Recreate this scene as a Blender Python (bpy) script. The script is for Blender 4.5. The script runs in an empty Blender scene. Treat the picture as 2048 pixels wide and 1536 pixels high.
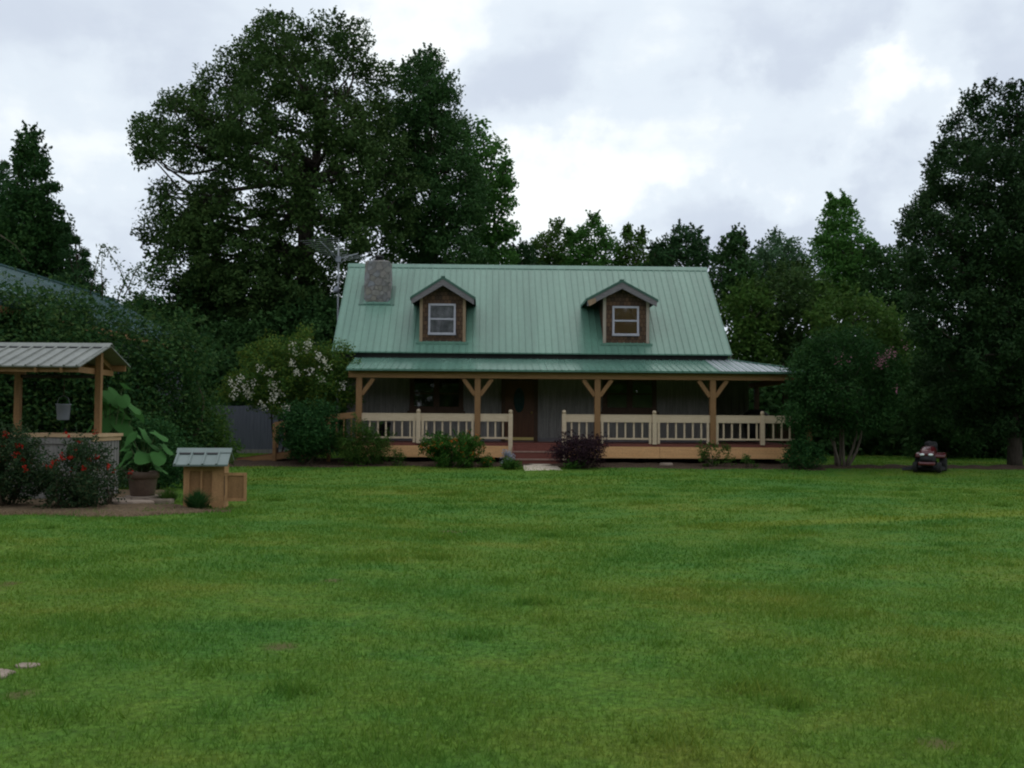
import bpy, math, random
import numpy as np
from mathutils import Matrix, Vector
R = math.radians
S = bpy.context.scene
COL = S.collection

# ------------------------------------------------------------------ camera
F_PX, CAM_H, PITCH, ROLL = 2000.0, 1.6, 2.09, 0.38
CAM_M = Matrix.Translation((0, 0, CAM_H)) @ Matrix.Rotation(R(90 + PITCH), 4, 'X') @ Matrix.Rotation(R(ROLL), 4, 'Z')
cam_d = bpy.data.cameras.new('camera')
cam_d.sensor_width = 36
cam_d.lens = F_PX / 2048 * 36
cam_d.clip_start = 0.1
cam_d.clip_end = 2000
cam = bpy.data.objects.new('camera', cam_d)
cam.matrix_world = CAM_M
COL.objects.link(cam)
S.camera = cam


def ray(px, py):
    return CAM_M.to_3x3() @ Vector(((px - 1024) / F_PX, -(py - 768) / F_PX, -1))


def at(px, py, Y):
    d = ray(px, py)
    return Vector((0, 0, CAM_H)) + d * (Y / d.y)


# ------------------------------------------------------------------ sky, sun, exposure
SUN_EL, SUN_AZ = 62, 25
world = bpy.data.worlds.new('World')
S.world = world
world.use_nodes = True
nt = world.node_tree
nt.nodes.clear()


def N(t, typ, **kw):
    n = t.nodes.new(typ)
    for k, v in kw.items():
        setattr(n, k, v)
    return n


def build_world():
    L = nt.links.new
    out = N(nt, 'ShaderNodeOutputWorld')
    sky = N(nt, 'ShaderNodeTexSky', sky_type='NISHITA', sun_disc=False)
    sky.sun_elevation = R(SUN_EL)
    sky.sun_rotation = R(SUN_AZ)
    bg1 = N(nt, 'ShaderNodeBackground')
    bg1.inputs['Strength'].default_value = 0.1
    L(sky.outputs[0], bg1.inputs['Color'])
    tc = N(nt, 'ShaderNodeTexCoord')
    # directions warped by turbulence so that the cloud masses get ragged edges
    nz = N(nt, 'ShaderNodeTexNoise')
    nz.inputs['Scale'].default_value = 8.0
    nz.inputs['Detail'].default_value = 8
    nz.inputs['Roughness'].default_value = 0.55
    L(tc.outputs['Generated'], nz.inputs['Vector'])
    sub = N(nt, 'ShaderNodeVectorMath', operation='SUBTRACT')
    L(nz.outputs['Color'], sub.inputs[0])
    sub.inputs[1].default_value = (.5, .5, .5)
    sc = N(nt, 'ShaderNodeVectorMath', operation='SCALE')
    L(sub.outputs[0], sc.inputs[0])
    sc.inputs['Scale'].default_value = 0.26
    add = N(nt, 'ShaderNodeVectorMath', operation='ADD')
    L(tc.outputs['Generated'], add.inputs[0])
    L(sc.outputs[0], add.inputs[1])
    # cloud masses: (px, py, radius px, amount)  + brighter, - greyer
    masses = [(120, 90, 330, -.14), (470, 40, 230, -.12), (210, 200, 190, .18), (330, 160, 140, .10), (90, 320, 180, .12),
              (250, 440, 240, -.26), (225, 505, 100, .22), (420, 330, 200, -.02), (850, 70, 150, .14), (950, 30, 150, .10), (1010, 130, 170, -.16),
              (1180, 60, 170, -.12), (1030, 265, 130, -.12),
              (1340, 60, 150, .06), (1270, 150, 150, .10), (1170, 300, 180, .13), (1090, 380, 150, .10),
              (1310, 300, 170, .10), (1440, 230, 140, .14), (1530, 300, 170, .16), (1670, 280, 160, .20), (1780, 220, 130, .22), (1850, 120, 120, .24), (1380, 170, 120, -.08),
              (1640, 100, 230, -.26), (1610, 200, 150, -.12), (1990, 80, 190, -.24),
              (1330, 420, 190, -.14), (1480, 470, 250, -.24), (1760, 340, 180, .06), (1720, 460, 230, -.22),
              (1620, 520, 200, -.16), (2000, 270, 160, -.04), (700, 0, 200, -.06)]
    acc = None
    for px, py, r, a in masses:
        d = ray(px, py).normalized()
        ds = N(nt, 'ShaderNodeVectorMath', operation='DISTANCE')
        L(add.outputs[0], ds.inputs[0])
        ds.inputs[1].default_value = d
        mr = N(nt, 'ShaderNodeMapRange', interpolation_type='SMOOTHSTEP')
        mr.inputs['From Min'].default_value = 0
        mr.inputs['From Max'].default_value = r / F_PX * 1.25
        mr.inputs['To Min'].default_value = a
        mr.inputs['To Max'].default_value = 0
        L(ds.outputs['Value'], mr.inputs['Value'])
        if acc is None:
            acc = mr.outputs[0]
        else:
            m = N(nt, 'ShaderNodeMath', operation='ADD')
            L(acc, m.inputs[0])
            L(mr.outputs[0], m.inputs[1])
            acc = m.outputs[0]
    n2 = N(nt, 'ShaderNodeTexNoise')
    n2.inputs['Scale'].default_value = 4.2
    n2.inputs['Detail'].default_value = 7
    n2.inputs['Roughness'].default_value = 0.5
    mp = N(nt, 'ShaderNodeMapping')
    mp.inputs['Scale'].default_value = (1, 1, 2.6)
    L(tc.outputs['Generated'], mp.inputs['Vector'])
    L(mp.outputs[0], n2.inputs['Vector'])
    m1 = N(nt, 'ShaderNodeMath', operation='MULTIPLY_ADD')
    L(n2.outputs['Fac'], m1.inputs[0])
    m1.inputs[1].default_value = 0.85
    m1.inputs[2].default_value = 0.30
    m2 = N(nt, 'ShaderNodeMath', operation='ADD')
    L(m1.outputs[0], m2.inputs[0])
    L(acc, m2.inputs[1])
    ramp = N(nt, 'ShaderNodeValToRGB')
    cr = ramp.color_ramp
    cr.interpolation = 'EASE'
    cr.elements[0].position = 0.15
    cr.elements[0].color = (.52, .57, .70, 1)
    cr.elements[1].position = 0.90
    cr.elements[1].color = (1.10, 1.14, 1.13, 1)
    e = cr.elements.new(0.45)
    e.color = (.68, .75, .86, 1)
    e = cr.elements.new(0.70)
    e.color = (.84, .92, 1.0, 1)
    L(m2.outputs[0], ramp.inputs[0])
    bg2 = N(nt, 'ShaderNodeBackground')
    bg2.inputs['Strength'].default_value = 1.0
    L(ramp.outputs[0], bg2.inputs['Color'])
    mx = N(nt, 'ShaderNodeMixShader')
    mx.inputs[0].default_value = 0.93
    L(bg1.outputs[0], mx.inputs[1])
    L(bg2.outputs[0], mx.inputs[2])
    L(mx.outputs[0], out.inputs['Surface'])


build_world()
sun_d = bpy.data.lights.new('sun', 'SUN')
sun_d.energy = 0.5
sun_d.angle = R(40)
sun_d.color = (1, .96, .9)
sun = bpy.data.objects.new('sun', sun_d)
# the same direction as the sky's sun (rotation 0 = +Y, growing clockwise)
sd = Vector((math.sin(R(SUN_AZ)) * math.cos(R(SUN_EL)), math.cos(R(SUN_AZ)) * math.cos(R(SUN_EL)), math.sin(R(SUN_EL))))
sun.rotation_euler = (-sd).to_track_quat('-Z', 'Y').to_euler()
sun.location = sd * 60
COL.objects.link(sun)
S.view_settings.view_transform = 'Standard'
S.view_settings.look = 'None'
S.view_settings.exposure = 0.0
S.view_settings.gamma = 1.0
S.render.engine = 'CYCLES'
S.cycles.use_denoising = True
S.cycles.max_bounces = 6
S.cycles.diffuse_bounces = 3
S.cycles.glossy_bounces = 3
S.cycles.transmission_bounces = 4
S.cycles.transparent_max_bounces = 6
S.cycles.filter_width = 2.1


# ------------------------------------------------------------------ scene helpers
def tag(o, label=None, cat=None, group=None, kind=None):
    for k, v in (('label', label), ('category', cat), ('group', group), ('kind', kind)):
        if v:
            o[k] = v
    return o


def thing(name, label, cat, loc=(0, 0, 0), rz=0, group=None):
    o = bpy.data.objects.new(name, None)
    o.location = loc
    o.rotation_euler = (0, 0, rz)
    o.empty_display_size = .3
    COL.objects.link(o)
    return tag(o, label, cat, group)


def link(name, me, mat, parent=None):
    if mat is not None and not me.materials:
        me.materials.append(mat)
    o = bpy.data.objects.new(name, me)
    COL.objects.link(o)
    if parent is not None:
        o.parent = parent
    return o


def np_mesh(name, V, F, k):
    """mesh of equal k-gons from numpy arrays"""
    me = bpy.data.meshes.new(name)
    V = np.asarray(V, np.float32).reshape(-1, 3)
    F = np.asarray(F, np.int32).reshape(-1, k)
    me.vertices.add(len(V))
    me.vertices.foreach_set('co', V.ravel())
    me.loops.add(F.size)
    me.loops.foreach_set('vertex_index', F.ravel())
    me.polygons.add(len(F))
    me.polygons.foreach_set('loop_start', np.arange(0, F.size, k, dtype=np.int32))
    me.update(calc_edges=True)
    return me


class MB:
    """collects simple solids into ONE mesh"""

    def __init__(s):
        s.v, s.f, s.sm = [], [], []

    def add(s, vs, fs, smooth=False):
        b = len(s.v)
        s.v += [tuple(x) for x in vs]
        s.f += [tuple(b + i for i in f) for f in fs]
        s.sm += [smooth] * len(fs)
        return s

    def box(s, x0, x1, y0, y1, z0, z1):
        return s.hexa([(x0, y0, z0), (x1, y0, z0), (x1, y1, z0), (x0, y1, z0), (x0, y0, z1), (x1, y0, z1), (x1, y1, z1), (x0, y1, z1)])

    def hexa(s, p):
        return s.add(p, [(0, 3, 2, 1), (4, 5, 6, 7), (0, 1, 5, 4), (1, 2, 6, 5), (2, 3, 7, 6), (3, 0, 4, 7)])

    def bar(s, a, b, w, h, up=(0, 0, 1)):
        """rectangular bar from a to b, w across, h along up"""
        a, b, up = Vector(a), Vector(b), Vector(up)
        d = (b - a).normalized()
        x = d.cross(up).normalized() * (w / 2)
        z = x.cross(d).normalized() * (h / 2)
        return s.hexa([a - x - z, b - x - z, b + x - z, a + x - z, a - x + z, b - x + z, b + x + z, a + x + z])

    def prism(s, pts, axis, a, b):
        """2-D polygon extruded along an axis ('x': pts are (y,z); 'y': (x,z); 'z': (x,y))"""
        mk = {'x': lambda p, t: (t, p[0], p[1]), 'y': lambda p, t: (p[0], t, p[1]), 'z': lambda p, t: (p[0], p[1], t)}[axis]
        n = len(pts)
        vs = [mk(p, a) for p in pts] + [mk(p, b) for p in pts]
        fs = [tuple(range(n))[::-1], tuple(range(n, 2 * n))] + [(i, (i + 1) % n, n + (i + 1) % n, n + i) for i in range(n)]
        return s.add(vs, fs)

    def tube(s, pts, rad, n=7, smooth=True):
        pts = [Vector(p) for p in pts]
        if not hasattr(rad, '__len__'):
            rad = [rad] * len(pts)
        vs, fs = [], []
        for i, p in enumerate(pts):
            d = (pts[min(i + 1, len(pts) - 1)] - pts[max(i - 1, 0)]).normalized()
            u = d.cross(Vector((0.13, .97, .2))).normalized()
            w = d.cross(u)
            for k in range(n):
                t = 2 * math.pi * k / n
                vs.append(p + (u * math.cos(t) + w * math.sin(t)) * rad[i])
        for i in range(len(pts) - 1):
            for k in range(n):
                a, b = i * n + k, i * n + (k + 1) % n
                fs.append((a, b, b + n, a + n))
        fs.append(tuple(range(n))[::-1])
        fs.append(tuple(range((len(pts) - 1) * n, len(pts) * n)))
        return s.add(vs, fs, smooth)

    def lathe(s, prof, c=(0, 0, 0), n=20, axis='z', smooth=True):
        """prof: (radius, height) list, closed with caps"""
        vs, fs = [], []
        for r, h in prof:
            for k in range(n):
                t = 2 * math.pi * k / n
                a, b = r * math.cos(t), r * math.sin(t)
                vs.append({'z': (c[0] + a, c[1] + b, c[2] + h), 'x': (c[0] + h, c[1] + a, c[2] + b), 'y': (c[0] + a, c[1] + h, c[2] + b)}[axis])
        for i in range(len(prof) - 1):
            for k in range(n):
                a, b = i * n + k, i * n + (k + 1) % n
                fs.append((a, b, b + n, a + n))
        fs.append(tuple(range(n))[::-1])
        fs.append(tuple(range((len(prof) - 1) * n, len(prof) * n)))
        return s.add(vs, fs, smooth)

    def loft(s, rings, smooth=True):
        n = len(rings[0])
        vs = [p for r in rings for p in r]
        fs = []
        for i in range(len(rings) - 1):
            for k in range(n):
                a, b = i * n + k, i * n + (k + 1) % n
                fs.append((a, b, b + n, a + n))
        fs.append(tuple(range(n))[::-1])
        fs.append(tuple(range((len(rings) - 1) * n, len(rings) * n)))
        return s.add(vs, fs, smooth)

    def build(s, name, mat, parent=None):
        me = bpy.data.meshes.new(name)
        me.from_pydata(s.v, [], s.f)
        me.update()
        import bmesh
        bm = bmesh.new()
        bm.from_mesh(me)
        bmesh.ops.recalc_face_normals(bm, faces=bm.faces)
        bm.to_mesh(me)
        bm.free()
        if any(s.sm):
            me.polygons.foreach_set('use_smooth', s.sm)
        return link(name, me, mat, parent)


# ------------------------------------------------------------------ materials
def new_mat(name):
    m = bpy.data.materials.new(name)
    m.use_nodes = True
    t = m.node_tree
    t.nodes.clear()
    o = N(t, 'ShaderNodeOutputMaterial')
    return m, t, o


def ramp_node(t, stops):
    r = N(t, 'ShaderNodeValToRGB')
    cr = r.color_ramp
    cr.elements[0].position, cr.elements[0].color = stops[0][0], (*stops[0][1], 1)
    cr.elements[1].position, cr.elements[1].color = stops[-1][0], (*stops[-1][1], 1)
    for p, c in stops[1:-1]:
        e = cr.elements.new(p)
        e.color = (*c, 1)
    return r


def surf(name, c1, c2, scale=4, stretch=(1, 1, 1), rough=.7, metal=0, bump=.0, spec=.3, detail=5, lo=.3, hi=.7, fine=None):
    """two-tone noisy surface; stretch multiplies the object coordinates; fine = (scale, amount) of a second, finer mottling"""
    m, t, o = new_mat(name)
    L = t.links.new
    tc = N(t, 'ShaderNodeTexCoord')
    mp = N(t, 'ShaderNodeMapping')
    mp.inputs['Scale'].default_value = stretch
    L(tc.outputs['Object'], mp.inputs['Vector'])
    nz = N(t, 'ShaderNodeTexNoise')
    nz.inputs['Scale'].default_value = scale
    nz.inputs['Detail'].default_value = detail
    nz.inputs['Roughness'].default_value = .62
    L(mp.outputs[0], nz.inputs['Vector'])
    r = ramp_node(t, [(lo, c1), (hi, c2)])
    L(nz.outputs['Fac'], r.inputs[0])
    b = N(t, 'ShaderNodeBsdfPrincipled')
    col = r.outputs[0]
    if fine:
        n2 = N(t, 'ShaderNodeTexNoise')
        n2.inputs['Scale'].default_value = fine[0]
        n2.inputs['Detail'].default_value = 3
        L(tc.outputs['Object'], n2.inputs['Vector'])
        mr = N(t, 'ShaderNodeMapRange')
        mr.inputs['From Min'].default_value = .3
        mr.inputs['From Max'].default_value = .7
        mr.inputs['To Min'].default_value = 1 - fine[1]
        mr.inputs['To Max'].default_value = 1 + fine[1]
        L(n2.outputs['Fac'], mr.inputs['Value'])
        mul = N(t, 'ShaderNodeVectorMath', operation='SCALE')
        L(col, mul.inputs[0])
        L(mr.outputs[0], mul.inputs['Scale'])
        col = mul.outputs[0]
    L(col, b.inputs['Base Color'])
    b.inputs['Roughness'].default_value = rough
    b.inputs['Metallic'].default_value = metal
    b.inputs['Specular IOR Level'].default_value = spec
    if bump:
        bp = N(t, 'ShaderNodeBump')
        bp.inputs['Strength'].default_value = bump
        bp.inputs['Distance'].default_value = .02
        L(nz.outputs['Fac'], bp.inputs['Height'])
        L(bp.outputs[0], b.inputs['Normal'])
    L(b.outputs[0], o.inputs['Surface'])
    return m


def leafy(name, stops, transl=.25, tint=None, rough=.7, patch=(.35, .5)):
    """leaf surface: the hue differs from leaf to leaf and in soft patches; tint multiplies the light that passes through"""
    m, t, o = new_mat(name)
    L = t.links.new
    g = N(t, 'ShaderNodeNewGeometry')
    tc = N(t, 'ShaderNodeTexCoord')
    nz = N(t, 'ShaderNodeTexNoise')
    nz.inputs['Scale'].default_value = patch[0]
    nz.inputs['Detail'].default_value = 2
    L(tc.outputs['Object'], nz.inputs['Vector'])
    mx = N(t, 'ShaderNodeMix')
    mx.inputs['Factor'].default_value = patch[1]
    L(g.outputs['Random Per Island'], mx.inputs['A'])
    L(nz.outputs['Fac'], mx.inputs['B'])
    r = ramp_node(t, stops)
    L(mx.outputs['Result'], r.inputs[0])
    b = N(t, 'ShaderNodeBsdfPrincipled')
    b.inputs['Roughness'].default_value = rough
    b.inputs['Specular IOR Level'].default_value = .07
    L(r.outputs[0], b.inputs['Base Color'])
    tr = N(t, 'ShaderNodeBsdfTranslucent')
    if tint:
        mm = N(t, 'ShaderNodeVectorMath', operation='MULTIPLY')
        L(r.outputs[0], mm.inputs[0])
        mm.inputs[1].default_value = tint
        L(mm.outputs[0], tr.inputs['Color'])
    else:
        L(r.outputs[0], tr.inputs['Color'])
    ms = N(t, 'ShaderNodeMixShader')
    ms.inputs[0].default_value = transl
    L(b.outputs[0], ms.inputs[1])
    L(tr.outputs[0], ms.inputs[2])
    L(ms.outputs[0], o.inputs['Surface'])
    return m


def green_metal(name, c1, c2, rough=.34, rib=None):
    m = surf(name, [x * .9 for x in c1], [x * 1.05 for x in c2], scale=1.0, stretch=(1.7, .16, .16), rough=rough, spec=.5, lo=.28, hi=.66, fine=(7, .07))
    return m


def shingle_mat(name):
    m, t, o = new_mat(name)
    L = t.links.new
    tc = N(t, 'ShaderNodeTexCoord')
    sp = N(t, 'ShaderNodeSeparateXYZ')
    L(tc.outputs['Object'], sp.inputs[0])
    ad = N(t, 'ShaderNodeMath', operation='ADD')
    L(sp.outputs[0], ad.inputs[0])
    L(sp.outputs[1], ad.inputs[1])
    cb = N(t, 'ShaderNodeCombineXYZ')
    L(ad.outputs[0], cb.inputs[0])
    L(sp.outputs[2], cb.inputs[1])
    br = N(t, 'ShaderNodeTexBrick')
    br.inputs['Scale'].default_value = 1
    br.inputs['Brick Width'].default_value = .13
    br.inputs['Row Height'].default_value = .15
    br.inputs['Mortar Size'].default_value = .007
    br.inputs['Bias'].default_value = -.1
    br.inputs['Color1'].default_value = (.135, .078, .05, 1)
    br.inputs['Color2'].default_value = (.055, .038, .03, 1)
    br.inputs['Mortar'].default_value = (.03, .017, .01, 1)
    L(cb.outputs[0], br.inputs['Vector'])
    b = N(t, 'ShaderNodeBsdfPrincipled')
    b.inputs['Roughness'].default_value = .85
    b.inputs['Specular IOR Level'].default_value = .15
    L(br.outputs['Color'], b.inputs['Base Color'])
    bp = N(t, 'ShaderNodeBump')
    bp.inputs['Strength'].default_value = .5
    bp.inputs['Distance'].default_value = .02
    bp.invert = True
    L(br.outputs['Fac'], bp.inputs['Height'])
    L(bp.outputs[0], b.inputs['Normal'])
    L(b.outputs[0], o.inputs['Surface'])
    return m


def stone_mat(name, scale=3.2):
    m, t, o = new_mat(name)
    L = t.links.new
    tc = N(t, 'ShaderNodeTexCoord')
    nz = N(t, 'ShaderNodeTexNoise')
    nz.inputs['Scale'].default_value = 3
    L(tc.outputs['Object'], nz.inputs['Vector'])
    mxv = N(t, 'ShaderNodeMix', data_type='VECTOR')
    mxv.inputs['Factor'].default_value = .12
    L(tc.outputs['Object'], mxv.inputs['A'])
    L(nz.outputs['Color'], mxv.inputs['B'])
    v1 = N(t, 'ShaderNodeTexVoronoi', feature='F1')
    v1.inputs['Scale'].default_value = scale
    v2 = N(t, 'ShaderNodeTexVoronoi', feature='DISTANCE_TO_EDGE')
    v2.inputs['Scale'].default_value = scale
    L(mxv.outputs['Result'], v1.inputs['Vector'])
    L(mxv.outputs['Result'], v2.inputs['Vector'])
    sp = N(t, 'ShaderNodeSeparateColor')
    L(v1.outputs['Color'], sp.inputs[0])
    r = ramp_node(t, [(0, (.17, .165, .155)), (.3, (.215, .195, .165)), (.55, (.21, .215, .235)), (.8, (.23, .205, .185)), (1, (.155, .155, .16))])
    L(sp.outputs[0], r.inputs[0])
    r2 = ramp_node(t, [(0.0, (0, 0, 0)), (.045, (1, 1, 1))])
    L(v2.outputs['Distance'], r2.inputs[0])
    n3 = N(t, 'ShaderNodeTexNoise')
    n3.inputs['Scale'].default_value = 14
    n3.inputs['Detail'].default_value = 5
    L(tc.outputs['Object'], n3.inputs['Vector'])
    mx = N(t, 'ShaderNodeMix', data_type='RGBA')
    L(r2.outputs[0], mx.inputs['Factor'])
    mx.inputs['A'].default_value = (.155, .14, .13, 1)
    L(r.outputs[0], mx.inputs['B'])
    mr = N(t, 'ShaderNodeMapRange')
    mr.inputs['To Min'].default_value = .55
    mr.inputs['To Max'].default_value = 1.45
    L(n3.outputs['Fac'], mr.inputs['Value'])
    mul = N(t, 'ShaderNodeVectorMath', operation='SCALE')
    L(mx.outputs['Result'], mul.inputs[0])
    L(mr.outputs[0], mul.inputs['Scale'])
    b = N(t, 'ShaderNodeBsdfPrincipled')
    b.inputs['Roughness'].default_value = .9
    L(mul.outputs[0], b.inputs['Base Color'])
    bp = N(t, 'ShaderNodeBump')
    bp.inputs['Strength'].default_value = .8
    bp.inputs['Distance'].default_value = .04
    L(r2.outputs[0], bp.inputs['Height'])
    L(bp.outputs[0], b.inputs['Normal'])
    L(b.outputs[0], o.inputs['Surface'])
    return m


def glass_mat(name, tint=(1, 1, 1), refl=.12):
    m, t, o = new_mat(name)
    L = t.links.new
    lw = N(t, 'ShaderNodeFresnel')
    lw.inputs['IOR'].default_value = 1.5
    ma = N(t, 'ShaderNodeMath', operation='ADD')
    L(lw.outputs[0], ma.inputs[0])
    ma.inputs[1].default_value = refl
    tr = N(t, 'ShaderNodeBsdfTransparent')
    tr.inputs['Color'].default_value = (*tint, 1)
    gl = N(t, 'ShaderNodeBsdfGlossy')
    gl.inputs['Roughness'].default_value = .03
    ms = N(t, 'ShaderNodeMixShader')
    L(ma.outputs[0], ms.inputs[0])
    L(tr.outputs[0], ms.inputs[1])
    L(gl.outputs[0], ms.inputs[2])
    L(ms.outputs[0], o.inputs['Surface'])
    return m


def grass_ramp(t, L, coord):
    """the lawn's own mottled hues, shared by soil sheet and blades"""
    n1 = N(t, 'ShaderNodeTexNoise')
    n1.inputs['Scale'].default_value = .30
    n1.inputs['Detail'].default_value = 6
    n1.inputs['Roughness'].default_value = .68
    mp = N(t, 'ShaderNodeMapping')
    mp.inputs['Scale'].default_value = (.75, 1.0, 0)
    L(coord, mp.inputs['Vector'])
    L(mp.outputs[0], n1.inputs['Vector'])
    n0 = N(t, 'ShaderNodeTexNoise')
    n0.inputs['Scale'].default_value = 1.9
    n0.inputs['Detail'].default_value = 4
    n0.inputs['Roughness'].default_value = .6
    L(mp.outputs[0], n0.inputs['Vector'])
    mw = N(t, 'ShaderNodeMix')
    mw.inputs['Factor'].default_value = .32
    L(n1.outputs['Fac'], mw.inputs['A'])
    L(n0.outputs['Fac'], mw.inputs['B'])
    r = ramp_node(t, GRASS_STOPS)
    fac = mw.outputs['Result']
    for p_, q_, k_ in DRY:
        # broad drier or lusher zones
        ds = N(t, 'ShaderNodeVectorMath', operation='DISTANCE')
        L(coord, ds.inputs[0])
        ds.inputs[1].default_value = (p_.x, p_.y, 0)
        mr = N(t, 'ShaderNodeMapRange', interpolation_type='SMOOTHSTEP')
        mr.inputs['From Max'].default_value = q_ * 1.4
        mr.inputs['To Min'].default_value = k_
        mr.inputs['To Max'].default_value = 0
        L(ds.outputs['Value'], mr.inputs['Value'])
        ad = N(t, 'ShaderNodeMath', operation='ADD')
        L(fac, ad.inputs[0])
        L(mr.outputs[0], ad.inputs[1])
        fac = ad.outputs[0]
    L(fac, r.inputs[0])
    # a paler mower track curving away to the right
    sp = N(t, 'ShaderNodeSeparateXYZ')
    L(coord, sp.inputs[0])
    e = N(t, 'ShaderNodeMath', operation='MULTIPLY_ADD')
    L(sp.outputs[0], e.inputs[0])
    e.inputs[1].default_value = -.36
    L(sp.outputs[1], e.inputs[2])
    e2 = N(t, 'ShaderNodeMath', operation='MULTIPLY_ADD')
    L(n1.outputs['Fac'], e2.inputs[0])
    e2.inputs[1].default_value = 1.1
    L(e.outputs[0], e2.inputs[2])
    e3 = N(t, 'ShaderNodeMath', operation='SUBTRACT')
    L(e2.outputs[0], e3.inputs[0])
    e3.inputs[1].default_value = 15.0
    e4 = N(t, 'ShaderNodeMath', operation='ABSOLUTE')
    L(e3.outputs[0], e4.inputs[0])
    m1 = N(t, 'ShaderNodeMapRange', interpolation_type='SMOOTHSTEP')
    m1.inputs['From Min'].default_value = .15
    m1.inputs['From Max'].default_value = .6
    m1.inputs['To Min'].default_value = .6
    m1.inputs['To Max'].default_value = 0
    L(e4.outputs[0], m1.inputs['Value'])
    m2 = N(t, 'ShaderNodeMapRange', interpolation_type='SMOOTHSTEP')
    m2.inputs['From Min'].default_value = 1.5
    m2.inputs['From Max'].default_value = 4.0
    L(sp.outputs[0], m2.inputs['Value'])
    mm = N(t, 'ShaderNodeMath', operation='MULTIPLY')
    L(m1.outputs[0], mm.inputs[0])
    L(m2.outputs[0], mm.inputs[1])
    mx = N(t, 'ShaderNodeMix', data_type='RGBA')
    L(mm.outputs[0], mx.inputs['Factor'])
    L(r.outputs[0], mx.inputs['A'])
    mx.inputs['B'].default_value = (.20, .25, .03, 1)
    return mx.outputs['Result']


GRASS_STOPS = [(.28, (.054, .164, .031)), (.42, (.080, .196, .030)), (.52, (.114, .214, .029)), (.63, (.164, .226, .033)), (.76, (.200, .194, .050))]
DRY = [(1750, 1290, 2.4, 0.058), (1520, 1190, 1.8, 0.046), (210, 1215, 1.7, 0.046), (1000, 1090, 3.0, 0.026), (1450, 1500, 1.1, 0.052), (130, 1480, .9, 0.046), (1900, 1420, 1.3, 0.052),
       (1290, 1120, 1.7, -0.058), (430, 1275, .7, -0.065), (1900, 1075, 2.4, -0.046), (800, 1340, .8, -0.039), (1150, 1400, .9, -0.039), (500, 1010, 2.5, -0.026), (1500, 960, 6, -0.039)]
DRY = [(at(a, b, CAM_H / -(ray(a, b).z / ray(a, b).y)), q, k) for a, b, q, k in DRY]
BARE = [(560, 1303, .13), (905, 1062, .22), (40, 1402, .10), (664, 1168, .12), (1880, 1500, .10)]
BARE = [(at(a, b, CAM_H / -(ray(a, b).z / ray(a, b).y)), q) for a, b, q in BARE]


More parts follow.
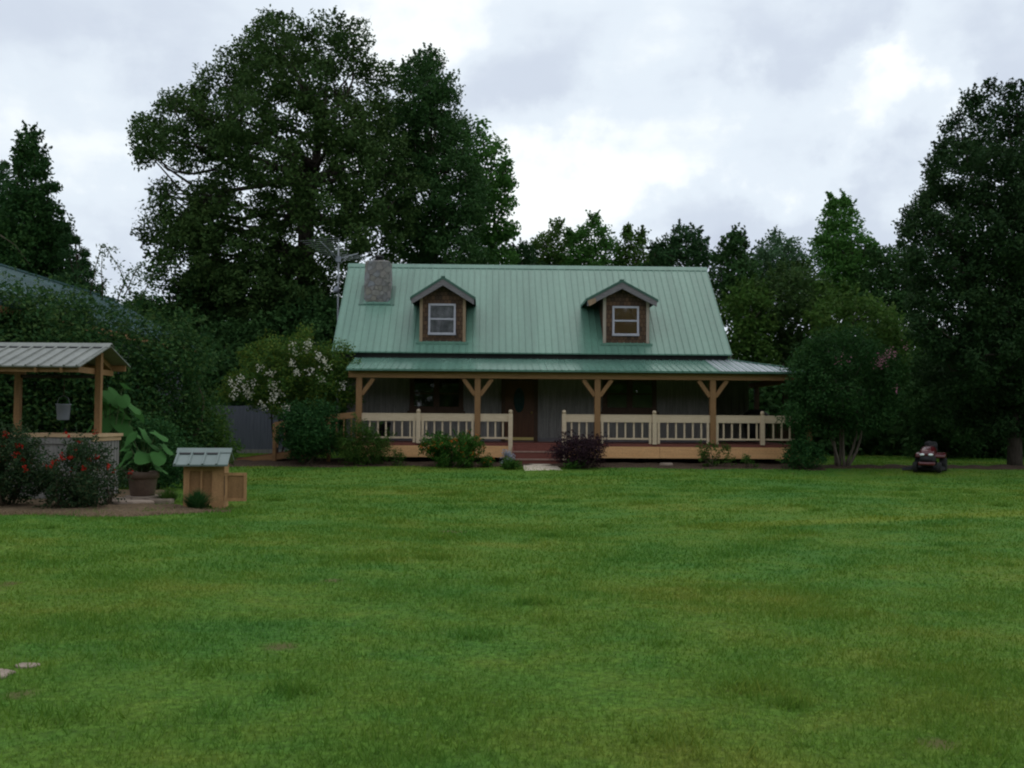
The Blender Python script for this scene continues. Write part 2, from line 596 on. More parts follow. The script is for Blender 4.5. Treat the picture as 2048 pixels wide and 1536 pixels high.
def lawn_mats():
    m, t, o = new_mat('lawn_soil')
    L = t.links.new
    tc = N(t, 'ShaderNodeTexCoord')
    col = grass_ramp(t, L, tc.outputs['Object'])
    n2 = N(t, 'ShaderNodeTexNoise')
    n2.inputs['Scale'].default_value = 22
    n2.inputs['Detail'].default_value = 6
    n2.inputs['Roughness'].default_value = .7
    L(tc.outputs['Object'], n2.inputs['Vector'])
    r2 = ramp_node(t, [(.3, (.35, .35, .35)), (.7, (1.15, 1.15, 1.15))])
    L(n2.outputs['Fac'], r2.inputs[0])
    mul = N(t, 'ShaderNodeVectorMath', operation='MULTIPLY')
    L(col, mul.inputs[0])
    L(r2.outputs[0], mul.inputs[1])
    # thin spots of bare reddish soil
    n3 = N(t, 'ShaderNodeTexNoise')
    n3.inputs['Scale'].default_value = .9
    n3.inputs['Detail'].default_value = 5
    L(tc.outputs['Object'], n3.inputs['Vector'])
    r3 = ramp_node(t, [(.68, (0, 0, 0)), (.76, (1, 1, 1))])
    L(n3.outputs['Fac'], r3.inputs[0])
    mx = N(t, 'ShaderNodeMix', data_type='RGBA')
    L(r3.outputs[0], mx.inputs['Factor'])
    L(mul.outputs[0], mx.inputs['A'])
    mx.inputs['B'].default_value = (.11, .07, .035, 1)
    col = mx.outputs['Result']
    for p_, q_ in BARE:
        ds = N(t, 'ShaderNodeVectorMath', operation='DISTANCE')
        L(tc.outputs['Object'], ds.inputs[0])
        ds.inputs[1].default_value = (p_.x, p_.y, 0)
        ad = N(t, 'ShaderNodeMath', operation='MULTIPLY_ADD')
        L(n2.outputs['Fac'], ad.inputs[0])
        ad.inputs[1].default_value = q_ * .9
        L(ds.outputs['Value'], ad.inputs[2])
        mr = N(t, 'ShaderNodeMapRange')
        mr.inputs['From Min'].default_value = q_ * 1.0
        mr.inputs['From Max'].default_value = q_ * 1.7
        mr.inputs['To Min'].default_value = .75
        mr.inputs['To Max'].default_value = 0
        L(ad.outputs[0], mr.inputs['Value'])
        mq = N(t, 'ShaderNodeMix', data_type='RGBA')
        L(mr.outputs[0], mq.inputs['Factor'])
        L(col, mq.inputs['A'])
        mq.inputs['B'].default_value = (.115, .088, .042, 1)
        col = mq.outputs['Result']
    b = N(t, 'ShaderNodeBsdfPrincipled')
    b.inputs['Roughness'].default_value = .95
    b.inputs['Specular IOR Level'].default_value = .1
    L(col, b.inputs['Base Color'])
    bp = N(t, 'ShaderNodeBump')
    bp.inputs['Strength'].default_value = .5
    bp.inputs['Distance'].default_value = .04
    L(n2.outputs['Fac'], bp.inputs['Height'])
    L(bp.outputs[0], b.inputs['Normal'])
    L(b.outputs[0], o.inputs['Surface'])
    m2, t, o = new_mat('grass_blade')
    L = t.links.new
    tc = N(t, 'ShaderNodeTexCoord')
    g = N(t, 'ShaderNodeNewGeometry')
    col = grass_ramp(t, L, tc.outputs['Object'])
    rr = ramp_node(t, [(0, (.86, .93, .93)), (.5, (1, 1, 1)), (.92, (1.14, 1.08, .95)), (1, (1.6, 1.25, 1.5))])
    L(g.outputs['Random Per Island'], rr.inputs[0])
    mul = N(t, 'ShaderNodeVectorMath', operation='MULTIPLY')
    L(col, mul.inputs[0])
    L(rr.outputs[0], mul.inputs[1])
    b = N(t, 'ShaderNodeBsdfPrincipled')
    b.inputs['Roughness'].default_value = .6
    b.inputs['Specular IOR Level'].default_value = .04
    L(mul.outputs[0], b.inputs['Base Color'])
    tr = N(t, 'ShaderNodeBsdfTranslucent')
    L(mul.outputs[0], tr.inputs['Color'])
    ms = N(t, 'ShaderNodeMixShader')
    ms.inputs[0].default_value = .3
    L(b.outputs[0], ms.inputs[1])
    L(tr.outputs[0], ms.inputs[2])
    L(ms.outputs[0], o.inputs['Surface'])
    return m, m2


M = {}
M['lawn'], M['blade'] = lawn_mats()
M['mulch'] = surf('mulch', (.032, .022, .016), (.10, .068, .048), scale=16, bump=1, rough=.95, spec=.1)
M['straw'] = surf('straw', (.06, .042, .026), (.19, .135, .085), scale=20, bump=1, rough=.95, spec=.1)
M['roof'] = green_metal('green_roof_metal', (.088, .196, .146), (.116, .234, .176))
M['porch_roof'] = green_metal('porch_roof_metal', (.092, .198, .154), (.126, .236, .186), rough=.22)
M['paleroof'] = surf('pale_roof_metal', (.21, .245, .26), (.46, .48, .52), scale=.9, stretch=(2.2, .3, .3), rough=.3, spec=.7)
M['roof_dark'] = green_metal('dark_green_trim', (.024, .085, .058), (.036, .11, .078))
M['well_roof'] = surf('well_roof_metal', (.14, .148, .132), (.215, .222, .20), scale=1.5, rough=.45, spec=.4, fine=(12, .1))
M['hutch_roof'] = surf('pale_green_metal', (.115, .155, .145), (.17, .212, .20), scale=2, rough=.45, spec=.4)
M['barn_roof'] = green_metal('teal_roof_metal', (.026, .070, .070), (.04, .095, .095), rough=.5)
M['cream'] = surf('cream_paint', (.53, .405, .28), (.61, .48, .34), scale=5, stretch=(.6, 1, 3), rough=.6, fine=(30, .07))
M['post'] = surf('stained_post', (.19, .098, .042), (.29, .155, .068), scale=9, stretch=(3, 3, .25), rough=.65, fine=(40, .15))
M['beam'] = surf('stained_beam', (.22, .115, .05), (.33, .18, .08), scale=6, stretch=(.25, 3, 4), rough=.7, fine=(30, .12))
M['rim'] = surf('rim_board', (.56, .30, .13), (.70, .40, .19), scale=5, stretch=(.3, 2, 4), rough=.7, fine=(22, .12))
M['hutchpanel'] = surf('shaded_plywood', (.22, .115, .05), (.30, .16, .07), scale=8, stretch=(2, 2, .4), rough=.75, fine=(30, .12))  # darker copy of the hutch plywood, recess shade put into its colour
M['hutchwood'] = surf('orange_plywood', (.33, .175, .078), (.43, .235, .11), scale=8, stretch=(2, 2, .4), rough=.7, fine=(30, .12))
M['redwood'] = surf('red_deck_stain', (.125, .036, .027), (.185, .06, .045), scale=6, stretch=(.4, 6, 6), rough=.6, fine=(25, .15))
M['tread'] = surf('worn_tread', (.22, .13, .10), (.34, .22, .18), scale=9, rough=.7)
M['wallwood'] = surf('weathered_boards', (.165, .155, .145), (.285, .27, .255), scale=7, stretch=(3, 3, .18), rough=.85, spec=.15, fine=(30, .15))
M['greywood'] = surf('grey_fascia', (.13, .117, .125), (.22, .20, .21), scale=8, stretch=(.5, 1, 3), rough=.85)
M['fence'] = surf('grey_fence_boards', (.085, .09, .115), (.135, .14, .17), scale=6, stretch=(4, 4, .2), rough=.9, spec=.1)
M['wellwood'] = surf('well_boards', (.15, .14, .135), (.26, .245, .23), scale=8, stretch=(4, 4, .3), rough=.85)
M['wellcap'] = surf('well_cap', (.42, .27, .15), (.55, .38, .23), scale=6, stretch=(.5, .5, 3), rough=.7)
M['brownframe'] = surf('brown_window_frame', (.05, .027, .016), (.085, .045, .026), scale=8, rough=.6)
M['doorwood'] = surf('dark_door_wood', (.075, .028, .014), (.12, .048, .022), scale=6, stretch=(4, 4, .3), rough=.4)
M['trimwood'] = surf('dormer_corner_board', (.24, .155, .095), (.36, .25, .165), scale=8, stretch=(4, 4, .4), rough=.75)
M['palewood'] = surf('dormer_corner_board_faded', (.30, .25, .21), (.42, .35, .29), scale=8, stretch=(4, 4, .4), rough=.75)
M['sash'] = surf('pale_sash_paint', (.36, .34, .40), (.46, .44, .50), scale=12, rough=.55)
M['blind'] = surf('brown_blind', (.17, .095, .045), (.22, .125, .06), scale=1, stretch=(.1, .1, 60), rough=.8)
M['greenblind'] = surf('green_blind', (.07, .085, .05), (.10, .11, .06), scale=2, rough=.8)
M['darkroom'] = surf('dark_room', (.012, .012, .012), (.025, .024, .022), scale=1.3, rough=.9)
M['curtain'] = surf('curtain', (.10, .10, .13), (.42, .40, .46), scale=2.2, stretch=(1.5, 1, 1), rough=.9)
M['glass'] = glass_mat('window_glass', refl=.03)
M['doorglass'] = surf('bluish_door_glass', (.006, .018, .022), (.02, .05, .06), scale=14, rough=.1, spec=.6)
M['brass'] = surf('brass', (.55, .42, .16), (.65, .5, .2), scale=8, rough=.4, metal=.6)
M['shingle'] = shingle_mat('cedar_shingles')
M['stone'] = stone_mat('chimney_stone', 5.0)
M['flag'] = surf('pale_flagstone', (.22, .165, .13), (.36, .285, .23), scale=6, rough=.9, bump=.5)
M['concrete'] = surf('pale_concrete', (.50, .42, .33), (.62, .53, .43), scale=7, rough=.9, bump=.3, fine=(40, .08))
M['darkmetal'] = surf('dark_metal', (.02, .02, .022), (.045, .045, .048), scale=6, rough=.5, metal=.3)
M['galv'] = surf('antenna_metal', (.17, .185, .20), (.27, .29, .31), scale=6, rough=.5, metal=.3)
M['white'] = surf('white_plastic', (.21, .225, .27), (.29, .305, .355), scale=4, rough=.5)
M['redpaint'] = surf('mower_red', (.075, .008, .011), (.10, .010, .014), scale=3, rough=.22, spec=.6)
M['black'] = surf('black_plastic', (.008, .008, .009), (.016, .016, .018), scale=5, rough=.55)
M['rubber'] = surf('tyre_rubber', (.012, .012, .012), (.02, .02, .02), scale=8, rough=.9)
M['lens'] = surf('headlight_lens', (.75, .8, .8), (.85, .9, .9), scale=5, rough=.1, spec=.8)
M['pot'] = surf('brown_pot_clay', (.10, .065, .048), (.15, .10, .075), scale=4, rough=.6, fine=(20, .1))
M['bark'] = surf('oak_bark', (.025, .02, .016), (.07, .058, .048), scale=6, stretch=(3, 3, .6), rough=.95, bump=.6, spec=.1)
M['palebark'] = surf('myrtle_bark', (.07, .055, .042), (.14, .115, .09), scale=7, stretch=(2, 2, .5), rough=.8)
M['stem'] = surf('green_stem', (.05, .09, .025), (.08, .12, .04), scale=8, rough=.7)
M['twig'] = surf('brown_twig', (.045, .035, .022), (.10, .075, .05), scale=8, rough=.9)

# foliage
M['oak'] = leafy('oak_leaf', [(.1, (0.031, 0.068, 0.021)), (.5, (0.044, 0.086, 0.023)), (.9, (0.066, 0.106, 0.027))], .25)
M['hick'] = leafy('dark_tree_leaf', [(.1, (.024, .064, .022)), (.5, (.036, .088, .025)), (.9, (.056, .110, .030))], .25)
M['maple'] = leafy('bright_tree_leaf', [(.1, (0.038, 0.112, 0.022)), (.5, (0.059, 0.156, 0.031)), (.9, (0.090, 0.192, 0.041))], .35)
M['pine'] = leafy('pine_needle', [(.1, (0.018, 0.052, 0.021)), (.5, (0.029, 0.075, 0.025)), (.9, (0.047, 0.096, 0.030))], .15)
M['grey'] = leafy('greyish_leaf', [(.1, (0.039, 0.084, 0.041)), (.5, (0.057, 0.116, 0.053)), (.9, (0.081, 0.145, 0.064))], .25)
M['mid'] = leafy('wood_leaf', [(.1, (.034, .082, .018)), (.5, (.056, .120, .022)), (.9, (.092, .145, .030))], .3)
M['pear'] = leafy('right_tree_leaf', [(.1, (0.015, 0.038, 0.015)), (.5, (0.024, 0.056, 0.019)), (.9, (0.041, 0.076, 0.022))], .2)
M['thick'] = leafy('thicket_leaf', [(.1, (0.021, 0.063, 0.025)), (.45, (0.036, 0.092, 0.027)), (.8, (0.070, 0.124, 0.032)), (.95, (0.107, 0.106, 0.032))], .3, patch=(.6, .4))
M['bush'] = leafy('dark_bush_leaf', [(.1, (0.017, 0.057, 0.020)), (.5, (0.029, 0.091, 0.026)), (.9, (0.060, 0.130, 0.033))], .25)
M['myrt'] = leafy('myrtle_leaf', [(.1, (.017, .053, .018)), (.5, (.027, .074, .020)), (.9, (.046, .098, .024))], .3)
M['wmyrt'] = leafy('white_myrtle_leaf', [(.1, (0.034, 0.086, 0.024)), (.45, (0.060, 0.130, 0.024)), (.7, (0.117, 0.162, 0.024)), (.95, (0.169, 0.135, 0.033))], .3, patch=(.5, .5))
M['lantana'] = leafy('lantana_leaf', [(.1, (0.026, 0.090, 0.016)), (.5, (0.048, 0.131, 0.020)), (.9, (0.084, 0.163, 0.030))], .3)
M['fresh'] = leafy('fresh_leaf', [(.1, (.035, .10, .02)), (.5, (.055, .14, .025)), (.9, (.085, .17, .03))], .35)
M['barberry'] = leafy('purple_leaf', [(.1, (.022, .014, .020)), (.5, (.042, .022, .030)), (.9, (.070, .034, .040))], .2)
M['rose'] = leafy('rose_leaf', [(.1, (0.019, 0.046, 0.022)), (.5, (0.034, 0.070, 0.029)), (.8, (0.066, 0.074, 0.033)), (.95, (0.102, 0.074, 0.044))], .25)
M['bigleaf'] = leafy('big_leaf', [(.1, (0.036, 0.119, 0.036)), (.5, (0.055, 0.156, 0.041)), (.9, (0.085, 0.194, 0.048))], .3)
M['silver'] = leafy('silver_leaf', [(.1, (.25, .27, .33)), (.5, (.36, .38, .45)), (.9, (.48, .50, .56))], .2)
M['redflower'] = leafy('red_petal', [(.1, (0.270, 0.013, 0.009)), (.5, (0.405, 0.023, 0.014)), (.9, (0.468, 0.063, 0.041))], .3)
M['pinkflower'] = leafy('pink_petal', [(.1, (.34, .12, .20)), (.5, (.46, .20, .28)), (.9, (.55, .28, .36))], .3)
M['whiteflower'] = leafy('white_petal', [(.1, (.58, .54, .42)), (.5, (.72, .69, .58)), (.9, (.82, .81, .76))], .3)
M['orangeflower'] = leafy('orange_petal', [(.1, (.42, .05, .015)), (.5, (.6, .16, .03)), (.9, (.65, .35, .05))], .3)
M['drygrass'] = leafy('dry_grass', [(.1, (.12, .08, .045)), (.5, (.23, .165, .10)), (.9, (.32, .24, .15))], .25)


# ------------------------------------------------------------------ ground
def smooth(a, b, x):
    t = np.clip((x - a) / (b - a), 0, 1)
    return t * t * (3 - 2 * t)


def gz(x, y):
    x, y = np.asarray(x, float), np.asarray(y, float)
    w = np.exp(-((y - 18) / 40) ** 2) * np.exp(-(x / 40) ** 2)
    z = .010 * np.sin(.9 * x + 1.3 * np.sin(.55 * y) + .7) * np.sin(1.05 * y + .8 * np.sin(.7 * x))
    z += .007 * np.sin(2.3 * x + .9 * y + 1.1) * np.sin(2.9 * y - 1.2 * x)
    z += .04 * np.sin(.31 * x + .23 * y + .5)
    rise = .20 * smooth(29.0, 33.6, y)
    return z * w * (1 - .8 * smooth(29, 33, y)) + rise


def gzf(x, y):
    return float(gz(x, y))


def ground():
    xs = np.unique(np.concatenate([np.linspace(-260, -40, 12), np.linspace(-40, -16, 25), np.linspace(-16, 16, 129), np.linspace(16, 40, 25), np.linspace(40, 260, 12)]))
    ys = np.unique(np.concatenate([np.linspace(-60, 0, 8), np.linspace(0, 40, 161), np.linspace(40, 100, 25), np.linspace(100, 420, 9)]))
    X, Y = np.meshgrid(xs, ys)
    V = np.stack([X, Y, gz(X, Y)], -1).reshape(-1, 3)
    nx, ny = len(xs), len(ys)
    i = np.arange(ny - 1)[:, None] * nx + np.arange(nx - 1)[None]
    Fc = np.stack([i, i + 1, i + 1 + nx, i + nx], -1).reshape(-1, 4)
    me = np_mesh('lawn_ground', V, Fc, 4)
    me.polygons.foreach_set('use_smooth', [True] * len(me.polygons))
    return tag(link('lawn_ground', me, M['lawn']), kind='structure')


ground()
rng = np.random.default_rng(7)


def wob(x, s=1.0, ph=0.0):
    x = np.asarray(x, float)
    return s * (.5 * np.sin(1.7 * x + ph) + .3 * np.sin(4.1 * x + 2 * ph + 1) + .2 * np.sin(9.3 * x + 3 * ph + 2))


# beds: x range, front edge y(x), back edge y(x)
BEDS = {
    'porch': (-10.4, 9.9, lambda x: 31.55 + wob(x, .22, 1) - .25 * np.exp(-((np.asarray(x) + 6.3) / 1.2) ** 2), lambda x: 35.3 + 0 * np.asarray(x)),
    'tree': (9.9, 20, lambda x: 31.9 + wob(x, .2, 2) + .5 * np.exp(-((np.asarray(x) - 13) / 1.0) ** 2), lambda x: 33.0 + wob(x, .25, 5)),
    'well': (-13, -4.75, lambda x: 16.05 + wob(x, .16, 3) + .9 * smooth(-6.4, -4.9, x), lambda x: 21.5 - 3.6 * smooth(-7.3, -6.3, x) - .7 * smooth(-6.3, -4.8, x)),
}


def in_bed(x, y):
    r = np.zeros(x.shape, bool)
    for a, b, f, g in BEDS.values():
        r |= (x > a) & (x < b) & (y > f(x)) & (y < g(x))
    return r


def bed_sheet(key, name, mat, lift=.02, nx=140, ny=14):
    a, b, f, g = BEDS[key]
    xs = np.linspace(a, b, nx)
    t = np.linspace(0, 1, ny)[:, None]
    Y = f(xs)[None] * (1 - t) + g(xs)[None] * t
    X = np.repeat(xs[None], ny, 0)
    Z = gz(X, Y) + lift + .03 * np.sin(5 * X + 3 * Y) * np.sin(7 * Y - 2 * X) * np.clip(t * 4, 0, 1)
    Z[0] -= lift + .01
    i = np.arange(ny - 1)[:, None] * nx + np.arange(nx - 1)[None]
    me = np_mesh(name, np.stack([X, Y, Z], -1), np.stack([i, i + 1, i + 1 + nx, i + nx], -1), 4)
    return tag(link(name, me, mat), kind='structure')


bed_sheet('porch', 'mulch_ground', M['mulch'], .03)
bed_sheet('tree', 'mulch_ground', M['mulch'], .03)
bed_sheet('well', 'straw_ground', M['straw'], .035)


def blades(name, x, y, h, w, mat, label=None, lean=.55, cat='grass'):
    n = len(x)
    z = gz(x, y) - .004
    a = rng.uniform(0, 2 * np.pi, n)
    lx, ly = rng.normal(0, lean, n) * h, rng.normal(0, lean, n) * h
    b0 = np.stack([x - np.cos(a) * w / 2, y - np.sin(a) * w / 2, z], -1)
    b1 = np.stack([x + np.cos(a) * w / 2, y + np.sin(a) * w / 2, z], -1)
    tip = np.stack([x + lx, y + ly, z + h], -1)
    V = np.stack([b0, b1, tip], 1).reshape(-1, 3)
    me = np_mesh(name, V, np.arange(3 * n).reshape(-1, 3), 3)
    return tag(link(name, me, mat), label, cat if label else None, kind='stuff')


def lawn_grass():
    XX, YY, HH, WW = [], [], [], []
    for y0, y1, dens, h, w in ((3.2, 6.5, 4200, .034, .0058), (6.5, 10, 2200, .036, .009), (10, 16, 900, .038, .015), (16, 25, 340, .042, .025), (25, 41, 140, .046, .042)):
        half = lambda y: .56 * y + 1.8
        n = int(dens * (y1 - y0) * (half(y0) + half(y1)))
        y = rng.uniform(y0, y1, n * 2)
        x = rng.uniform(-1, 1, n * 2) * half(y1)
        k = np.abs(x) < half(y)
        x, y = x[k][:n], y[k][:n]
        # longer, denser tufts and thin, short spots
        tuft = np.sin(1.3 * x + 2.1 * np.sin(.8 * y)) * np.sin(1.1 * y + 1.7 * np.sin(.9 * x)) + .6 * np.sin(3.7 * x + y) * np.sin(3.1 * y - x)
        keep = (rng.uniform(0, 1, len(x)) < .78 + .18 * tuft) & ~in_bed(x, y)
        for p_, q_ in BARE:
            keep &= ~((np.hypot(x - p_.x, y - p_.y) < q_ * rng.uniform(.3, 1.2, len(x))) & (rng.uniform(0, 1, len(x)) < .5))
        x, y, tuft = x[keep], y[keep], tuft[keep]
        XX.append(x)
        YY.append(y)
        HH.append(h * rng.uniform(.5, 1.2, len(x)) * (1 + .3 * np.clip(tuft, -1, 1.2)))
        WW.append(np.full(len(x), w) * rng.uniform(.7, 1.3, len(x)))
    # some taller weedy tufts
    for k in range(150):
        cy = rng.uniform(4.4, 24)
        cx = rng.uniform(-.56, .56) * cy
        n = int(rng.uniform(40, 150))
        r = rng.uniform(.06, .3)
        XX.append(cx + rng.normal(0, r, n))
        YY.append(cy + rng.normal(0, r, n))
        HH.append(rng.uniform(.03, .09, n))
        WW.append(np.full(n, .004 + .0011 * cy))
    x, y = np.concatenate(XX), np.concatenate(YY)
    blades('lawn_grass', x, y, np.concatenate(HH), np.concatenate(WW), M['blade'], 'mown mottled green lawn grass in front of the cabin')


lawn_grass()


# ------------------------------------------------------------------ foliage builders
def leaf_arrays(C, L, W, r, flat=.8, up=.4):
    n = len(C)
    O = C[:, 3:6] if C.shape[1] == 6 else None
    C = C[:, :3]
    a = r.normal(0, 1, (n, 3))
    a[:, 2] = a[:, 2] * flat - .25
    a /= np.linalg.norm(a, axis=1)[:, None]
    nn = r.normal(0, .8, (n, 3))
    nn[:, 2] += up
    if O is not None:
        nn = nn * .75 + O * 1.0
    w = np.cross(a, nn)
    w /= np.linalg.norm(w, axis=1)[:, None] + 1e-9
    L = (L * r.uniform(.65, 1.25, n))[:, None]
    W = (W * r.uniform(.7, 1.2, n))[:, None]
    fold = np.cross(w, a) * L * .12
    base = C - a * L * .5
    V = np.stack([base, base + a * L * .45 + w * W * .5 + fold, base + a * L, base + a * L * .45 - w * W * .5 + fold], 1)
    return V.reshape(-1, 3)


def leaves(name, C, L, W, mat, parent, r, flat=.8, up=.4):
    V = leaf_arrays(np.asarray(C, float), L, W, r, flat, up)
    return link(name, np_mesh(name, V, np.arange(len(V)).reshape(-1, 4), 4), mat, parent)


def blob_points(blobs, r, twigs, per, spread, shell=(.5, 1.0), zf=.92):
    """blobs (x,y,z,r): twigs ~ r^2 * twigs clusters of `per` leaf places"""
    out = []
    for bx, by, bz, br in blobs:
        k = max(4, int(twigs * br * br))
        d = r.normal(0, 1, (k, 3))
        d /= np.linalg.norm(d, axis=1)[:, None]
        q = br * r.uniform(shell[0], shell[1], k)[:, None]
        c = np.array([bx, by, bz]) + d * q * np.array([1, 1, zf])
        p = np.repeat(c, per, 0) + np.clip(r.normal(0, 1, (k * per, 3)), -1.7, 1.7) * min(spread, .42 * br) * np.array([1, 1, .8])
        out.append(np.concatenate([p, np.repeat(d, per, 0)], 1))
    return np.concatenate(out)


def limb(mb, a, b, r0, r1, r, n=6, seg=5, bend=.12):
    a, b = Vector(a), Vector(b)
    ln = (b - a).length
    pts, rad = [], []
    off = Vector(r.normal(0, 1, 3)) * ln * bend
    for i in range(seg + 1):
        t = i / seg
        pts.append(a.lerp(b, t) + off * math.sin(math.pi * t) + Vector((0, 0, -ln * .06 * math.sin(math.pi * t))))
        rad.append(r0 + (r1 - r0) * t)
    mb.tube(pts, rad, n)


def pix_tree(name, label, px, base_y, Y, trunk_r, fork_py, blobs, mat, seed, half=None, twigs=9, per=30, spread=.28, leaf=(.24, .13), bark='bark', group=None, lean=0, cat='tree', two=True, gaps=0, sprigs=0, sprig_len=.8, limbs=26, shell=(.5, 1.0)):
    """a tree at depth Y whose clumps sit at (px, py, radius px); each clump gets its own depth inside the crown"""
    r = np.random.default_rng(seed)
    b = at(px, 841, Y)
    root = thing(name, label, cat, (b.x, Y, gzf(b.x, Y) - .05), 0, group)
    o = np.array(root.location)
    cx = np.mean([q[0] for q in blobs])
    cy = np.mean([q[1] for q in blobs])
    hw = max(abs(q[0] - cx) + q[2] for q in blobs)
    hh = max(abs(q[1] - cy) + q[2] for q in blobs)
    half = half or hw / F_PX * Y * .8
    B = []
    for q in blobs:
        rho = min(1, math.hypot((q[0] - cx) / hw, (q[1] - cy) / hh))
        dmax = half * math.sqrt(max(0.06, 1 - rho * rho))
        rr = q[2] / F_PX * Y
        ds = [r.uniform(-.35, .35) * dmax] if (rho > .72 or not two) else [-dmax * r.uniform(.45, .95), dmax * r.uniform(.3, .9)]
        if len(ds) > 1 and r.uniform() < gaps:
            ds = ds[:1] if r.uniform() < .5 else ds[1:]
        for d in ds:
            w = at(q[0], q[1], Y + d)
            k = (Y + d) / Y
            B.append((w.x - o[0], w.y - o[1], w.z - o[2], rr * k))
    P = [blob_points(B, r, twigs, per, spread, shell)]
    A = np.array(B)
    mid = A[:, :3].mean(0)
    far = np.argsort(-np.linalg.norm((A[:, :3] - mid) * np.array([1, .5, 1]), axis=1))[:max(6, int(len(A) * .6))]
    for _ in range(sprigs):
        q = A[r.choice(far)]
        d = (q[:3] - mid) / (np.linalg.norm(q[:3] - mid) + 1e-6) + r.normal(0, .45, 3) + np.array([0, 0, .35])
        d /= np.linalg.norm(d)
        ln = sprig_len * r.uniform(.4, 1.1)
        tt = r.uniform(0, 1, 16)[:, None]
        pp = q[:3] + d * (q[3] * .85 + ln * tt) + r.normal(0, .09, (16, 3)) * sprig_len * (1.15 - tt)
        P.append(np.concatenate([pp, np.repeat(d[None], 16, 0)], 1))
    leaves('crown', np.concatenate(P), leaf[0], leaf[1], mat, root, r)
    mb = MB()
    fork = at(px + lean, fork_py, Y)
    f = Vector((fork.x, fork.y, fork.z)) - root.location
    limb(mb, (0, 0, -.1), f, trunk_r, trunk_r * .7, r, 9, 6, .01)
    top = max(q[2] for q in B)
    t2 = f + Vector((r.normal(0, .4), r.normal(0, .4), (top - f.z) * .6))
    limb(mb, f, t2, trunk_r * .68, trunk_r * .22, r, 8, 6, .05)
    idx = r.permutation(len(B))[:limbs]
    for i in idx:
        c = Vector(B[i][:3])
        t = min(.95, max(.0, (c.z - f.z) / max(.1, (t2.z - f.z)) * .55))
        s = f.lerp(t2, t) if c.z > f.z else Vector((0, 0, 0)).lerp(f, .85)
        limb(mb, s, c, trunk_r * .34 * (1 - .5 * t), .025, r)
        for _ in range(2):
            e = c + Vector(np.clip(r.normal(0, .4, 3), -.6, .6)) * B[i][3]
            limb(mb, s.lerp(c, .6), e, trunk_r * .12, .015, r, 5, 3)
    mb.build('trunk', M[bark], root)
    return root


def solid_tree(name, label, loc, H, prof, mat, seed, n=55, br=.13, twigs=9, per=26, spread=.3, leaf=(.28, .16), trunk_r=.16, group=None, cat='tree', bark='bark'):
    """free-standing tree: prof(t) = crown radius / H at relative height t in 0..1"""
    r = np.random.default_rng(seed)
    root = thing(name, label, cat, (loc[0], loc[1], gzf(loc[0], loc[1]) - .05), r.uniform(0, 6), group)
    B = []
    ts = np.linspace(.03, .97, n) + r.normal(0, .02, n)
    for i, t in enumerate(ts):
        t = float(np.clip(t, .02, .985))
        R0 = prof(t) * H
        if R0 <= 0:
            continue
        a = i * 2.4 + r.normal(0, .4)
        q = R0 * r.uniform(.45, 1.0)
        B.append((q * math.cos(a), q * math.sin(a), t * H, max(.035 * H, min(R0 * .6, br * H)) * r.uniform(.7, 1.2)))
    leaves('crown', blob_points(B, r, twigs, per, spread), leaf[0], leaf[1], mat, root, r)
    mb = MB()
    limb(mb, (0, 0, -.2), (r.normal(0, .15), r.normal(0, .15), H * .93), trunk_r, .03, r, 8, 8, .01)
    for i in range(0, len(B), 3):
        c = Vector(B[i][:3])
        limb(mb, (0, 0, max(.3, c.z - .12 * H)), c, trunk_r * .35, .02, r, 5, 4)
    mb.build('trunk', M[bark], root)
    return root


def copy_tree(src, loc, rz, sc, label, name=None):
    c = src.copy()
    c.location = (loc[0], loc[1], gzf(loc[0], loc[1]) - .05)
    c.rotation_euler = (0, 0, rz)
    c.scale = (sc[0], sc[0], sc[1])
    c['label'] = label
    COL.objects.link(c)
    for ch in list(src.children):
        d = ch.copy()
        COL.objects.link(d)
        d.parent = c
    return c


